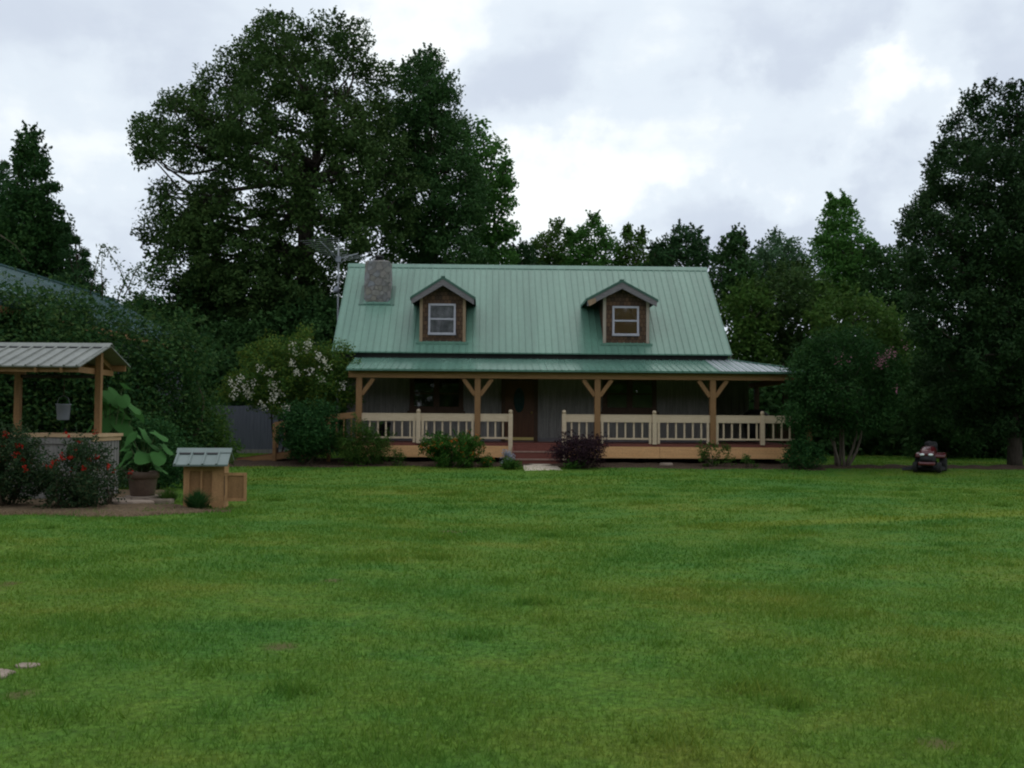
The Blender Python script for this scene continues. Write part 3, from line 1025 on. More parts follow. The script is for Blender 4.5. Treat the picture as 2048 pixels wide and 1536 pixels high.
def shrub(name, label, x, y, rx, ry, h, mat, seed, n=26, br=None, twigs=60, per=14, spread=.07, leaf=(.07, .04), cat='shrub', group=None, flowers=None, stems=8, z0=.0, shell=(.45, 1.0), bottom=.12, stemmat='twig', flat=.7, up=.5, sprigs=0, sprig_len=.5):
    r = np.random.default_rng(seed)
    root = thing(name, label, cat, (x, y, gzf(x, y) + z0), 0, group)
    br = br or .36 * min(rx, h * .6)
    B = []
    while len(B) < n:
        d = r.normal(0, 1, 3)
        d /= np.linalg.norm(d)
        q = r.uniform(.35, 1) ** .6
        z = h * (bottom + (1 - bottom) * (.5 + .5 * d[2] * q)) - br * .3
        sh = (1.0 if z > .3 * h else .8)
        B.append((d[0] * q * (rx - br * .6) * sh, d[1] * q * (ry - br * .6) * sh, max(br * .5, min(z, h - br * .75)), br * r.uniform(.65, 1.2)))
    P = blob_points(B, r, twigs / max(.02, br) ** 1 * .5 if False else twigs, per, spread, shell)
    for _ in range(sprigs):
        q = B[r.integers(0, len(B))]
        if q[2] < .35 * h:
            continue
        d = np.array([q[0] / rx, q[1] / ry, .9]) + r.normal(0, .4, 3)
        d /= np.linalg.norm(d)
        ln = sprig_len * r.uniform(.4, 1.15)
        tt = r.uniform(0, 1, 14)[:, None]
        pp = np.array(q[:3]) + d * (q[3] * .85 + ln * tt) + r.normal(0, .10, (14, 3)) * sprig_len * (1.1 - .8 * tt) + np.array([0, 0, -.25 * ln]) * tt ** 2
        P = np.concatenate([P, np.concatenate([pp, np.repeat(d[None], 14, 0)], 1)])
    P = P[P[:, 2] > .03]
    leaves('foliage', P, leaf[0], leaf[1], mat, root, r, flat, up)
    if stems:
        mb = MB()
        for i in range(stems):
            c = Vector(B[i % len(B)][:3])
            limb(mb, (r.normal(0, .12) * rx, r.normal(0, .12) * ry, -.05), c, .012 + .012 * h, .006, r, 5, 4, .1)
        mb.build('stem', M[stemmat], root)
    if flowers:
        fm, cnt, size, petals = flowers[:4]
        lo = flowers[4] if len(flowers) > 4 else .45
        vis = P[P[:, 2] > lo * h][:, :3]
        front = vis[:, 1] < np.quantile(vis[:, 1], .7)
        vis = vis[front]
        c = vis[r.integers(0, len(vis), cnt)] + np.array([0, -.04, .03])
        pts = np.repeat(c, petals, 0) + r.normal(0, 1, (cnt * petals, 3)) * size * .45
        leaves('blossom', pts, size, size * .8, M[fm], root, r, 1, .2)
    return root


# ------------------------------------------------------------------ the cabin (own frame: u right, v back, z up; v = 0 is the deck's front edge)
HT = R(1.5)
house = thing('cabin', 'grey board cabin with a green metal roof, two dormers and a railed front porch', 'house', (0, 33, 0), HT)
HM = Matrix.Translation((0, 33, 0)) @ Matrix.Rotation(HT, 4, 'Z')
HI = HM.inverted()


def hp(px, py, v):
    """point of the cabin's plane v = const seen at a pixel, as (u, z)"""
    o = HI @ Vector((0, 0, CAM_H))
    d = HI.to_3x3() @ ray(px, py)
    q = o + d * ((v - o.y) / d.y)
    return q.x, q.z


def tri_rib(mb, a, b, side, up, w=.034, h=.022):
    """low trapezoid rib from a to b on a sheet"""
    a, b, side, up = Vector(a), Vector(b), Vector(side), Vector(up)
    p = []
    for q in (a, b):
        p += [q - side * w / 2 - up * .004, q + side * w / 2 - up * .004, q + side * w * .28 + up * h, q - side * w * .28 + up * h]
    mb.add(p, [(0, 1, 5, 4), (1, 2, 6, 5), (2, 3, 7, 6), (3, 0, 4, 7), (0, 3, 2, 1), (4, 5, 6, 7)])


V_EAVE, V_RIDGE, V_WALL, V_BACK = 1.85, 5.9, 2.4, 9.4
Z_EAVE, Z_RIDGE = 3.97, 7.63
U0, U1 = hp(663, 700, V_EAVE)[0], hp(1464, 706, V_EAVE)[0]
SL = (Z_RIDGE - Z_EAVE) / (V_RIDGE - V_EAVE)
NRM = Vector((0, -SL, 1)).normalized()
roof_z = lambda v: Z_EAVE + SL * (v - V_EAVE)
WL, WR = U0 + .5, U1 - .5


def main_roof():
    mb = MB()
    t = .045
    vb = 2 * V_RIDGE - V_EAVE
    mb.prism([(V_EAVE, Z_EAVE), (V_RIDGE, Z_RIDGE), (vb, Z_EAVE), (vb, Z_EAVE - t), (V_RIDGE, Z_RIDGE - t * 1.35), (V_EAVE, Z_EAVE - t)], 'x', U0, U1)
    n = int((U1 - U0) / .232)
    for i in range(n + 1):
        u = U0 + .02 + (U1 - U0 - .04) * i / n
        tri_rib(mb, (u, V_EAVE - .02, roof_z(V_EAVE - .02)), (u, V_RIDGE, Z_RIDGE), (1, 0, 0), NRM)
    roof = mb.build('roof', M['roof'], house)
    c = MB()
    c.prism([(V_RIDGE - .17, Z_RIDGE - .17 * SL + .03), (V_RIDGE, Z_RIDGE + .045), (V_RIDGE + .17, Z_RIDGE - .17 * SL + .03), (V_RIDGE, Z_RIDGE + .01)], 'x', U0 - .02, U1 + .02)
    c.build('ridge_cap', M['roof'], roof)
    for u in (U0 + .012, U1 - .05):
        g = MB()
        g.prism([(V_EAVE + .05, Z_EAVE - t - .005), (V_RIDGE, Z_RIDGE - t * 1.35 - .005), (2 * V_RIDGE - V_EAVE, Z_EAVE - t - .005), (2 * V_RIDGE - V_EAVE, Z_EAVE - t - .16), (V_RIDGE, Z_RIDGE - t * 1.35 - .2), (V_EAVE + .05, Z_EAVE - t - .16)], 'x', u, u + .038)
        g.build('barge_board', M['greywood'], roof)
    MB().box(U0 + .1, U1 - .1, V_EAVE + .10, V_EAVE + .14, Z_EAVE - .21, Z_EAVE + .02).build('eave_gap_shade', M['darkroom'], roof)  # near-black strip added to paint the shaded gap below the eave
    return roof


ROOF = main_roof()


def walls():
    mb = MB()
    t0 = .34
    top = lambda v: min(roof_z(v), roof_z(2 * V_RIDGE - v)) - .16
    mb.prism([(V_WALL, t0), (V_WALL, top(V_WALL)), (V_RIDGE, Z_RIDGE - .25), (V_BACK, top(V_BACK)), (V_BACK, t0)], 'x', WL, WR)
    u = WL + .14
    while u < WR - .1:
        mb.box(u - .022, u + .022, V_WALL - .022, V_WALL + .01, .86, 3.6)
        u += .305
    for uu, s in ((WL, -1), (WR, 1)):
        v = V_WALL + .2
        while v < V_BACK:
            mb.box(uu - .02, uu + .02, v - .022, v + .022, .6, top(v) - .05)
            v += .305
    w = mb.build('wall', M['wallwood'], house)
    c = MB()
    for uu in (WL - .025, WR - .115):
        c.box(uu, uu + .14, V_WALL - .032, V_WALL + .1, .86, 3.6)
    c.box(WL + .13, WR - .13, V_WALL - .036, V_WALL, .86, 1.0)
    c.build('corner_board', M['greywood'], w)
    # lower side room standing back at the right gable
    s = MB()
    u2 = hp(1496, 800, 4.2)[0]
    s.box(WR + .003, u2, 4.2, 8.6, .34, 3.55)
    uu = WR + .2
    while uu < u2 - .15:
        s.box(uu - .02, uu + .02, 4.178, 4.21, .86, 3.5)
        uu += .3
    s.box(u2 - .12, u2 + .02, 4.165, 4.3, .86, 3.5)
    s.build('side_room', M['wallwood'], house)


walls()

PZ_E, PZ_T, PV = 3.26, 3.86, -.36
PL, PR = hp(692, 736, PV)[0], hp(1636, 745, PV)[0]
PSL = (PZ_T - PZ_E) / (V_WALL - PV)
PN = Vector((0, -PSL, 1)).normalized()
SIDE_W = PR - WR


def porch_roof():
    mb = MB()
    t = .06
    # front slope: full over the wall, then cut by the hip that runs to the outer corner
    top = [(PL, V_WALL, PZ_T), (WR, V_WALL, PZ_T), (PR, PV, PZ_E), (PL, PV, PZ_E)]
    mb.add([(x, y, z) for x, y, z in top] + [(x, y, z - t) for x, y, z in top], [(0, 1, 2, 3), (7, 6, 5, 4), (0, 3, 7, 4), (3, 2, 6, 7), (2, 1, 5, 6), (1, 0, 4, 5)])
    n = int((PR - PL) / .232)
    for i in range(n + 1):
        u = PL + .02 + (PR - PL - .05) * i / n
        v1 = V_WALL - .02 if u < WR else PV + (V_WALL - PV) * (PR - u) / SIDE_W - .02
        if v1 > PV + .05:
            tri_rib(mb, (u, PV - .02, PZ_E - .02 * PSL), (u, v1, PZ_E + (v1 - PV) * PSL), (1, 0, 0), PN)
    r = mb.build('porch_roof', M['porch_roof'], house)
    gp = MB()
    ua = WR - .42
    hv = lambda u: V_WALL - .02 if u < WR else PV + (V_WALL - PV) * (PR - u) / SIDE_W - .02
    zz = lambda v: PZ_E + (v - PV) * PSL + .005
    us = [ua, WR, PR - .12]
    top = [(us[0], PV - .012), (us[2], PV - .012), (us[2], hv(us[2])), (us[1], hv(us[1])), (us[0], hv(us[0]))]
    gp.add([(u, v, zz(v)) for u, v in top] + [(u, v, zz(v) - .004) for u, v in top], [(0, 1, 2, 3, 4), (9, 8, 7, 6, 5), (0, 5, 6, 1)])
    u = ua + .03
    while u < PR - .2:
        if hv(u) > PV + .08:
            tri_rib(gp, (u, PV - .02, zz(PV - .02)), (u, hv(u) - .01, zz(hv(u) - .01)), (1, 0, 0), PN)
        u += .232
    o = gp.build('pale_roof_panel', M['paleroof'], house)  # paler grey panels laid over the sheet at the right end
    o['label'] = 'pale grey panels at the right end of the porch roof'
    s = MB()
    vb = 9.2
    top = [(WR, V_WALL + .004, PZ_T), (WR, vb, PZ_T), (PR, vb, PZ_E), (PR, PV + .004, PZ_E)]
    s.add([(x, y, z) for x, y, z in top] + [(x, y, z - t) for x, y, z in top], [(0, 3, 2, 1), (4, 5, 6, 7), (0, 1, 5, 4), (1, 2, 6, 5), (2, 3, 7, 6), (3, 0, 4, 7)])
    sn = Vector(((PZ_T - PZ_E) / SIDE_W, 0, 1)).normalized()
    v = PV + .2
    while v < vb:
        u1 = WR if v > V_WALL else PR - SIDE_W * (v - PV) / (V_WALL - PV) + .03
        if u1 < PR - .05:
            tri_rib(s, (PR + .02, v, PZ_E - .005), (u1, v, PZ_E + (PR - u1) / SIDE_W * (PZ_T - PZ_E)), (0, 1, 0), sn)
        v += .232
    s.build('side_roof', M['porch_roof'], r)
    h = MB()
    h.bar((WR, V_WALL, PZ_T + .03), (PR + .01, PV - .01, PZ_E + .03), .16, .03)
    h.build('hip_cap', M['porch_roof'], r)


porch_roof()

FZ = .86                       # porch floor
DR = hp(1598, 890, 0)[0]       # deck's right edge
DL = hp(700, 890, 0)[0]
ST0, ST1 = hp(1024, 900, 0)[0], hp(1118, 900, 0)[0]


def porch():
    beam = MB()
    zb0, zb1 = 2.98, 3.19
    beam.box(PL + .05, PR - .1, -.1, .06, zb0, zb1)
    beam.box(PR - .26, PR - .101, .06, 9.0, zb0, zb1)
    beam.box(PL + .05, PL + .19, .062, V_WALL - .05, zb0, zb1)
    beam.build('porch_beam', M['beam'], house)
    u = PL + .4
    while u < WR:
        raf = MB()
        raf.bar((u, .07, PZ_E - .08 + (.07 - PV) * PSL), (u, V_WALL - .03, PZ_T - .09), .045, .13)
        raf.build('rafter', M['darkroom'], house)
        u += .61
    deck = MB()
    deck.box(DL, DR, 0.03, V_WALL - .01, FZ - .04, FZ)
    deck.box(WR - .4, DR, V_WALL - .009, 9.0, FZ - .04, FZ)
    d = deck.build('porch_floor', M['redwood'], house)
    edge = MB()
    edge.box(DL - .01, ST0 + .05, -.012, .028, FZ - .13, FZ - .003)
    edge.box(ST1 - .05, DR + .01, -.012, .028, FZ - .13, FZ - .003)
    edge.build('floor_edge', M['redwood'], d)
    rim = MB()
    for a, b in ((DL, -2.9), (-2.9, ST0), (ST1, 4.9), (4.905, DR)):
        rim.box(a + .002, b - .004, -.04, -.001, FZ - .475, FZ - .10)
    rim.box(DR - .05, DR + .001, .03, 9, FZ - .475, FZ - .10)
    rim.build('rim_board', M['rim'], house)
    pier = MB()
    for u in np.linspace(DL + .3, DR - .3, 7):
        pier.box(u - .1, u + .1, .5, .7, -.1, FZ - .05)
        pier.box(u - .1, u + .1, 2.0, 2.2, -.1, FZ - .05)
    pier.box(DL + .2, DR - .2, 2.35, 2.39, -.1, FZ - .05)
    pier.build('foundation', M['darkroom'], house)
    # posts with their knee braces
    pw = .19
    spots = [(hp(718, 830, .02)[0], (1,)), (hp(955, 830, .02)[0], (-1, 1)), (hp(1194.5, 830, .02)[0], (-1, 1)), (hp(1425, 830, .02)[0], (-1, 1)), (PR - .2, (-1,))]
    for u, br in spots:
        m = MB().box(u - pw / 2, u + pw / 2, -.075, .115, FZ, zb0)
        p = m.build('porch_post', M['post'], house)
        for s in br:
            k = MB()
            k.bar((u + s * pw * .45, .02, zb0 - .55), (u + s * .47, .02, zb0 - .02), .13, .13, up=(s, 0, 1))
            k.build('brace', M['post'], p)
    for v in (2.6, 6.4):
        m = MB().box(PR - .29, PR - .11, v - .09, v + .09, FZ, zb0)
        m.build('porch_post', M['brownframe'], house)


porch()


def railing(u0, u1, newels, name='railing', v=.02, z=FZ, posts=(), mat='cream'):
    """flat plank rail with square balusters and ball-topped newels along the front"""
    m = MB()
    zt = z + .92
    m.box(u0, u1, v - .05, v - .012, zt - .215, zt)
    root = m.build(name, M[mat], house)
    MB().box(u0, u1, v - .055, v + .085, zt + .002, zt + .036).build('cap_board', M[mat], root)
    MB().box(u0, u1, v - .012, v + .045, z + .13, z + .19).build('bottom_rail', M[mat], root)
    k = round((u1 - u0) / .272)
    for i in range(1, k):
        u = u0 + (u1 - u0) * i / k
        if min([abs(u - q) for q in newels + list(posts)] + [9]) < .13:
            continue
        MB().box(u - .026, u + .026, v - .01, v + .042, z + .19, zt - .1).build('baluster', M[mat], root)
    for u, zb in [(q, z - .02) if not isinstance(q, tuple) else q for q in newels]:
        n = MB()
        if abs(u - n2) < .01 or abs(u - n3) < .01:
            zb = .30
        n.box(u - .07, u + .07, v - .10, v + .04, zb, zt + .05)
        n.lathe([(.052, 0), (.052, .02), (.068, .03), (.068, .08), (.052, .115), (.02, .13)], (u, v - .03, zt + .05), 12)
        n.build('newel_post', M[mat], root)
    return root


pu = [hp(x, 830, .02)[0] for x in (718, 955, 1194.5, 1425)]
n1, n2, n3, n4, n5 = [hp(x, 850, .02)[0] for x in (837, 1021, 1128, 1308.5, 1524)]
railing(pu[0] + .095, pu[1] - .095, [n1])
railing(pu[1] + .095, n2, [n2])
railing(n3, pu[2] - .095, [n3])
railing(pu[2] + .095, pu[3] - .095, [n4])
railing(pu[3] + .095, DR - .02, [n5])
for o_ in house.children:
    if o_.name.startswith('railing'):
        pass
# slats beside the big posts close each bay with a wide cream stile
for u in (pu[1] - .16, pu[2] + .16, pu[3] - .16, pu[3] + .15, n1 - .14, n1 + .14, n4 - .14, n4 + .14):
    MB().box(u - .04, u + .04, -.028, .028, FZ + .0, FZ + .705).build('stile', M['cream'], house)


def side_railing():
    m = MB()
    u = DR - .05
    m.box(u - .02, u + .02, .12, 8.8, FZ + .70, FZ + .92)
    r = m.build('railing', M['brownframe'], house)
    MB().box(u - .03, u + .03, .12, 8.8, FZ + .13, FZ + .19).build('bottom_rail', M['brownframe'], r)
    for i in range(24):
        v = .4 + i * .34
        MB().box(u - .024, u + .024, v - .024, v + .024, FZ + .19, FZ + .7).build('baluster', M['brownframe'], r)


side_railing()


def steps():
    root = None
    tops = [(.60, -.30), (.36, -.60)]
    m = MB()
    for k, (z, v) in enumerate(tops):
        m.box(ST0 + .06, ST1 - .02, v + .02, v + .05, z - (.24 if k == 0 else .24), z - .042)
    m.box(ST0 + .06, ST1 - .02, -.03, .0, .60, FZ - .045)
    root = m.build('steps', M['redwood'], house)
    for z, v in tops:
        MB().box(ST0 + .03, ST1, v, v + .33, z - .04, z).build('tread', M['tread'], root)
    f = MB().box(ST0 + .01, ST1 + .01, -.03, .03, FZ - .038, FZ + .004)
    f.build('tread', M['redwood'], root)
    for u in (ST0 + .03, ST1 - .03):
        s = MB()
        s.prism([(.0, .15), (.0, FZ - .06), (-.28, .55), (-.28, .54), (-.58, .31), (-.58, .13)], 'x', u - .025, u + .025)
        s.build('stringer', M['redwood'], root)


steps()


def porch_window(x0, x1, y0, y1, backs, blind=None):
    v = V_WALL
    (a, zt), (b, zb) = hp(x0, y0, v - .1), hp(x1, y1, v - .1)
    w = .12
    m = MB()
    m.box(a - .02, b + .02, v - .115, v + .01, zt - w, zt)
    m.box(a - .02, b + .02, v - .115, v + .01, zb, zb + w * 1.2)
    c = (a + b) / 2
    for u0, u1 in ((a, a + w), (b - w, b), (c - .07, c + .07)):
        m.box(u0, u1, v - .112, v + .01, zb + w * 1.2, zt - w)
    win = m.build('window', M['brownframe'], house)
    MB().box(a - .08, b + .08, v - .16, v - .116, zb - .05, zb + .03).build('sill', M['brownframe'], win)
    zm = (zb + zt) / 2
    for u0, u1, mt in ((a + w, c - .07, backs[0]), (c + .07, b - w, backs[1])):
        f = MB()
        f.box(u0, u1, v - .09, v - .06, zm - .025, zm + .025)
        f.box(u0, u0 + .035, v - .088, v - .062, zb + w * 1.2, zt - w)
        f.box(u1 - .035, u1, v - .088, v - .062, zb + w * 1.2, zt - w)
        f.box(u0 + .035, u1 - .035, v - .088, v - .062, zb + w * 1.2, zb + w * 1.2 + .04)
        f.build('sash', M['brownframe'], win)
        MB().box(u0 + .004, u1 - .004, v - .078, v - .072, zb + w * 1.2 + .003, zt - w - .003).build('pane', M['glass'], win)
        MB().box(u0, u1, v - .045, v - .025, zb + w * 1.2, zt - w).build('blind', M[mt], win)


porch_window(820, 926, 750, 824, ('darkroom', 'darkroom'))  # near-black sheets, not blinds: the unlit room painted behind the panes
porch_window(1206, 1313, 750, 826, ('greenblind', 'greenblind'))


def front_door():
    v = V_WALL
    a, zt = hp(1003, 754, v)
    b, _ = hp(1076, 754, v)
    m = MB()
    m.box(a, a + .13, v - .07, v + .01, FZ, zt)
    m.box(b - .13, b, v - .07, v + .01, FZ, zt)
    m.box(a + .13, b - .13, v - .07, v + .01, zt - .14, zt)
    fr = m.build('door_frame', M['brownframe'], house)
    d = MB()
    d0, d1 = a + .13, b - .13
    c = (d0 + d1) / 2 - .02
    d.box(d0, d1, v - .045, v - .005, FZ + .02, zt - .14)
    for u0, u1 in ((d0 + .12, c - .06), (c + .06, d1 - .12)):
        d.box(u0, u1, v - .062, v - .044, FZ + .25, FZ + .8)
    door = d.build('door', M['doorwood'], house)
    o = MB()
    n = 20
    ring = lambda r: [(c + .19 * r * math.cos(2 * math.pi * i / n), FZ + 1.46 + .44 * r * math.sin(2 * math.pi * i / n)) for i in range(n)]
    o.prism(ring(1.0), 'y', v - .06, v - .046)
    o.build('door_glass', M['doorglass'], door)
    MB().lathe([(.02, 0), (.022, .03), (.045, .05), (.04, .09), (.01, .1)], (d1 - .09, v - .14, FZ + 1.02), 12, 'y').build('handle', M['brass'], door)
    MB().box(d0 + .02, d1 - .02, v - .056, v - .0455, FZ + .05, FZ + .15).build('kick_plate', M['brass'], door)


front_door()


def dormer(xc, x0, x1, e0, e1, y_apex, y_eave, y_bot, win, corner, back, label=None, broken=False):
    vf = 2.3
    u0, zb = hp(x0, y_bot, vf)
    u1, _ = hp(x1, y_bot, vf)
    zb = roof_z(vf) - .03
    vo = vf - .34
    uc, za = hp(xc, y_apex, vo)
    ue0, ze = hp(e0, y_eave, vo)
    ue1, _ = hp(e1, y_eave, vo)
    hw = (ue1 - ue0) / 2
    uc = (ue0 + ue1) / 2
    sl = (za - ze) / hw
    wz = lambda u: za - abs(u - uc) * sl - .17
    m = MB()
    m.prism([(u0, zb), (u0, wz(u0)), (uc, wz(uc)), (u1, wz(u1)), (u1, zb)], 'y', vf, vf + 2.4)
    d = m.build('dormer', M['shingle'], house)
    if label:
        d['label'] = label
    r = MB()
    th = .075
    vb = lambda z: V_EAVE + (z - Z_EAVE) / SL + .25
    for s in (-1, 1):
        e = uc + s * hw
        p = [(uc, vo, za), (e, vo, ze), (e, vb(ze), ze), (uc, vb(za), za)]
        r.hexa([(x, y, z - th) for x, y, z in p] + p)
        n = 4
        for k in range(n + 1):
            pass
        y = vo + .1
        nn = Vector((s * sl, 0, 1)).normalized()
        while y < vb(za) - .1:
            tri_rib(r, (e, y, ze), (uc, y, za), (0, 1, 0), nn)
            y += .232
    r.box(uc - .07, uc + .07, vo - .01, vb(za) - .05, za - .01, za + .02)
    r.build('dormer_roof', M['roof_dark'], d)
    f = MB()
    fh = .20
    p = [(ue0 + .05, ze + .05 * sl - th), (uc, za - th), (ue1 - .05, ze + .05 * sl - th), (ue1 - .05, ze + .05 * sl - th - fh), (uc, za - th - fh * 1.15), (ue0 + .05, ze + .05 * sl - th - fh)]
    f.prism([p[0], p[1], p[4], p[5]], 'y', vo + .02, vo + .06)
    f.prism([p[1], p[2], p[3], p[4]], 'y', vo + .02, vo + .06)
    f.build('fascia', M['greywood'], d)
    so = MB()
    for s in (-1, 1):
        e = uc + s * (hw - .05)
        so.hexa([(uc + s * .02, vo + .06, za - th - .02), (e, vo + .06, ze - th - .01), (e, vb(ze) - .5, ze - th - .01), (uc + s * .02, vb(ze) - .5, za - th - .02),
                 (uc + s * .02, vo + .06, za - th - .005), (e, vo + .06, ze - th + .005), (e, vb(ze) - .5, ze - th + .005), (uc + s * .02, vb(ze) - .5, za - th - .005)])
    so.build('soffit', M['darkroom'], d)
    if broken:
        MB().prism([(ue0 + .06, ze - th + .02), (ue0 + .34, ze - th + .28 * sl - .03), (ue0 + .36, ze - th + .30 * sl - fh), (ue0 + .12, ze - th + .05 * sl - fh)], 'y', vo + .005, vo + .019).build('bare_fascia_end', M['trimwood'], d)
    for a, b in ((u0 - .02, u0 + .085), (u1 - .085, u1 + .02)):
        MB().box(a, b, vf - .035, vf + .05, zb + .02, wz(a if a < uc else b) + .05).build('corner_trim', M[corner], d)
    MB().box(u0 - .12, u1 + .12, vf - .14, vf + .02, zb - .075, zb + .0).build('flashing', M['roof'], d)
    (a, zt), (b, zl) = hp(win[0], win[1], vf - .05), hp(win[2], win[3], vf - .05)
    w = .07
    wf = MB()
    wf.box(a, b, vf - .06, vf + .01, zt - w, zt)
    wf.box(a - .01, b + .01, vf - .075, vf + .01, zl, zl + w * 1.2)
    wf.box(a, a + w, vf - .058, vf + .01, zl + w * 1.2, zt - w)
    wf.box(b - w, b, vf - .058, vf + .01, zl + w * 1.2, zt - w)
    zm = (zl + zt) / 2 + .01
    wf.box(a + w, b - w, vf - .05, vf - .012, zm - .03, zm + .03)
    wf.build('window_frame', M['sash'], d)
    MB().box(a + w + .003, b - w - .003, vf - .04, vf - .034, zl + w * 1.2 + .003, zt - w - .003).build('pane', M['glass'], d)
    MB().box(a + w, b - w, vf - .022, vf - .004, zl + w * 1.2, zt - w).build('blind' if back == 'blind' else 'curtain', M[back], d)


dormer(885, 840, 930, 820, 951, 553, 594, 686, (857, 607, 911, 670), 'trimwood', 'curtain', 'shingled dormer with a pale curtain in its window')
dormer(1247, 1207, 1297, 1172, 1317, 560, 598, 688, (1225, 612, 1278, 672), 'palewood', 'blind', 'shingled dormer with a brown blind and a broken fascia end', True)


def chimney():
    vf = 4.04
    u0, _ = hp(727, 605, vf)
    u1, _ = hp(780.5, 605, vf)
    zb = roof_z(vf) - .05
    zt = hp(757, 523, vf + .1)[1]
    c = (u0 + u1) / 2
    hw, dv = (u1 - u0) / 2, .62
    rr = np.random.default_rng(5)
    rings = []
    n = 28
    H = zt - zb
    for i in range(13):
        t = i / 12
        z = zb - .25 + (H + .25) * t
        s = 1.0 - .06 * t if t < .9 else .94
        ring = []
        for k in range(n):
            a = 2 * math.pi * k / n
            ca, sa = math.cos(a), math.sin(a)
            q = 1 / max(abs(ca), abs(sa)) if True else 1
            q = min(q, 1.30)
            j = rr.normal(0, .014)
            ring.append((c + ca * q * hw * (s + j), vf + dv / 1 * .5 + .2 + sa * q * (dv * .5 + .2) * (s + j), z))
        rings.append(ring)
    top = [(c + (x - c) * .8, (vf + .51) + (y - vf - .51) * .8, z + .05) for x, y, z in rings[-1]]
    rings.append(top)
    rings.append([(c + (x - c) * .4, (vf + .51) + (y - vf - .51) * .4, z + .02) for x, y, z in top])
    ch = MB().loft(rings, False).build('chimney', M['stone'], house)
    MB().lathe([(.13, -.1), (.13, .16), (.2, .165), (.2, .2), (.05, .25)], (c, vf + .5, zt + .05), 14).build('flue_pipe', M['darkmetal'], ch)
    fl = MB()
    for a, b in ((u0 - .15, u0 - .01), (u1 + .01, u1 + .15)):
        va = vf - .12
        fl.hexa([(a, va, roof_z(va) + .005), (b, va, roof_z(va) + .005), (b, vf + .75, roof_z(vf + .75) + .005), (a, vf + .75, roof_z(vf + .75) + .005),
                 (a, va, roof_z(va) + .035), (b, va, roof_z(va) + .035), (b, vf + .75, roof_z(vf + .75) + .035), (a, vf + .75, roof_z(vf + .75) + .035)])
    va, vb = vf - .16, vf + .05
    fl.hexa([(u0 - .16, va, roof_z(va) + .008), (u1 + .16, va, roof_z(va) + .008), (u1 + .16, va + .05, roof_z(va + .05) + .008), (u0 - .16, va + .05, roof_z(va + .05) + .008),
             (u0 - .16, va, roof_z(va) + .04), (u1 + .16, va, roof_z(va) + .04), (u1 + .16, va + .05, roof_z(va + .05) + .04), (u0 - .16, va + .05, roof_z(va + .05) + .04)])
    fl.build('chimney_flashing', M['roof_dark'], ch)


chimney()


# wooden ramp that runs down to the left of the porch
def ramp():
    uL = DL - .02
    a = HM @ Vector((uL, .7, FZ))
    b = Vector((-9.5, 33.9, .22))
    root = thing('wooden_ramp', 'red-brown wooden ramp with a handrail running down left of the porch', 'ramp', (b.x, b.y, 0))
    o = root.location
    A, B = a - o, b - o
    MB().bar(A - Vector((0, 0, .03)), B - Vector((0, 0, .03)), 1.2, .05).build('deck', M['redwood'], root)
    sk = MB()
    f = Vector((0, -.62, -.13))
    sk.bar(A + f, B + f, .04, .2)
    sk.build('rim_board', M['beam'], root)
    ra = MB()
    f = Vector((0, -.66, 0))
    m = A.lerp(B, .60)
    e = m + f + Vector((0, 0, .92))
    s = HM @ Vector((pu[0] - .1, .03, FZ + .9)) - o
    ra.bar(s, e, .04, .2)
    ra.build('handrail', M['beam'], root)
    for t in (0, .33, .66, 1.0):
        p = s.lerp(e, t)
        if t > 0:
            MB().box(p.x - .055, p.x + .055, p.y - .055, p.y + .055, -.05, p.z + (.06 if t == 1 else .1)).build('post', M['beam'], root)
    for i in range(11):
        p = s.lerp(e, (i + .6) / 11)
        MB().box(p.x - .022, p.x + .022, p.y - .02, p.y + .02, p.z - .75, p.z - .09).build('baluster', M['beam'], root)


ramp()


# ------------------------------------------------------------------ things about the house
def fence():
    a, b = at(380, 841, 40.5), at(600, 841, 40.5)
    root = thing('board_fence', 'tall grey board fence beyond the ramp, left of the cabin', 'fence', (a.x, 40.5, gzf(a.x, 40.5)))
    m = MB()
    x = 0
    i = 0
    rr = random.Random(4)
    while x < b.x - a.x:
        m.box(x, x + .138, 0, .025, .10, 1.93 + rr.uniform(-.012, .012))
        x += .143
    m.build('board', M['fence'], root)
    p = MB()
    for z in (.5, 1.5):
        p.box(0, b.x - a.x, .027, .07, z, z + .09)
    p.build('rail', M['fence'], root)
    for k in range(3):
        xx = .6 + k * 2
        MB().box(xx, xx + .1, .072, .17, -.1, 1.9).build('post', M['fence'], root)
    MB().box(0, b.x - a.x, -.04, -.003, -.02, .17).build('kickboard', M['wellwood'], root)


fence()


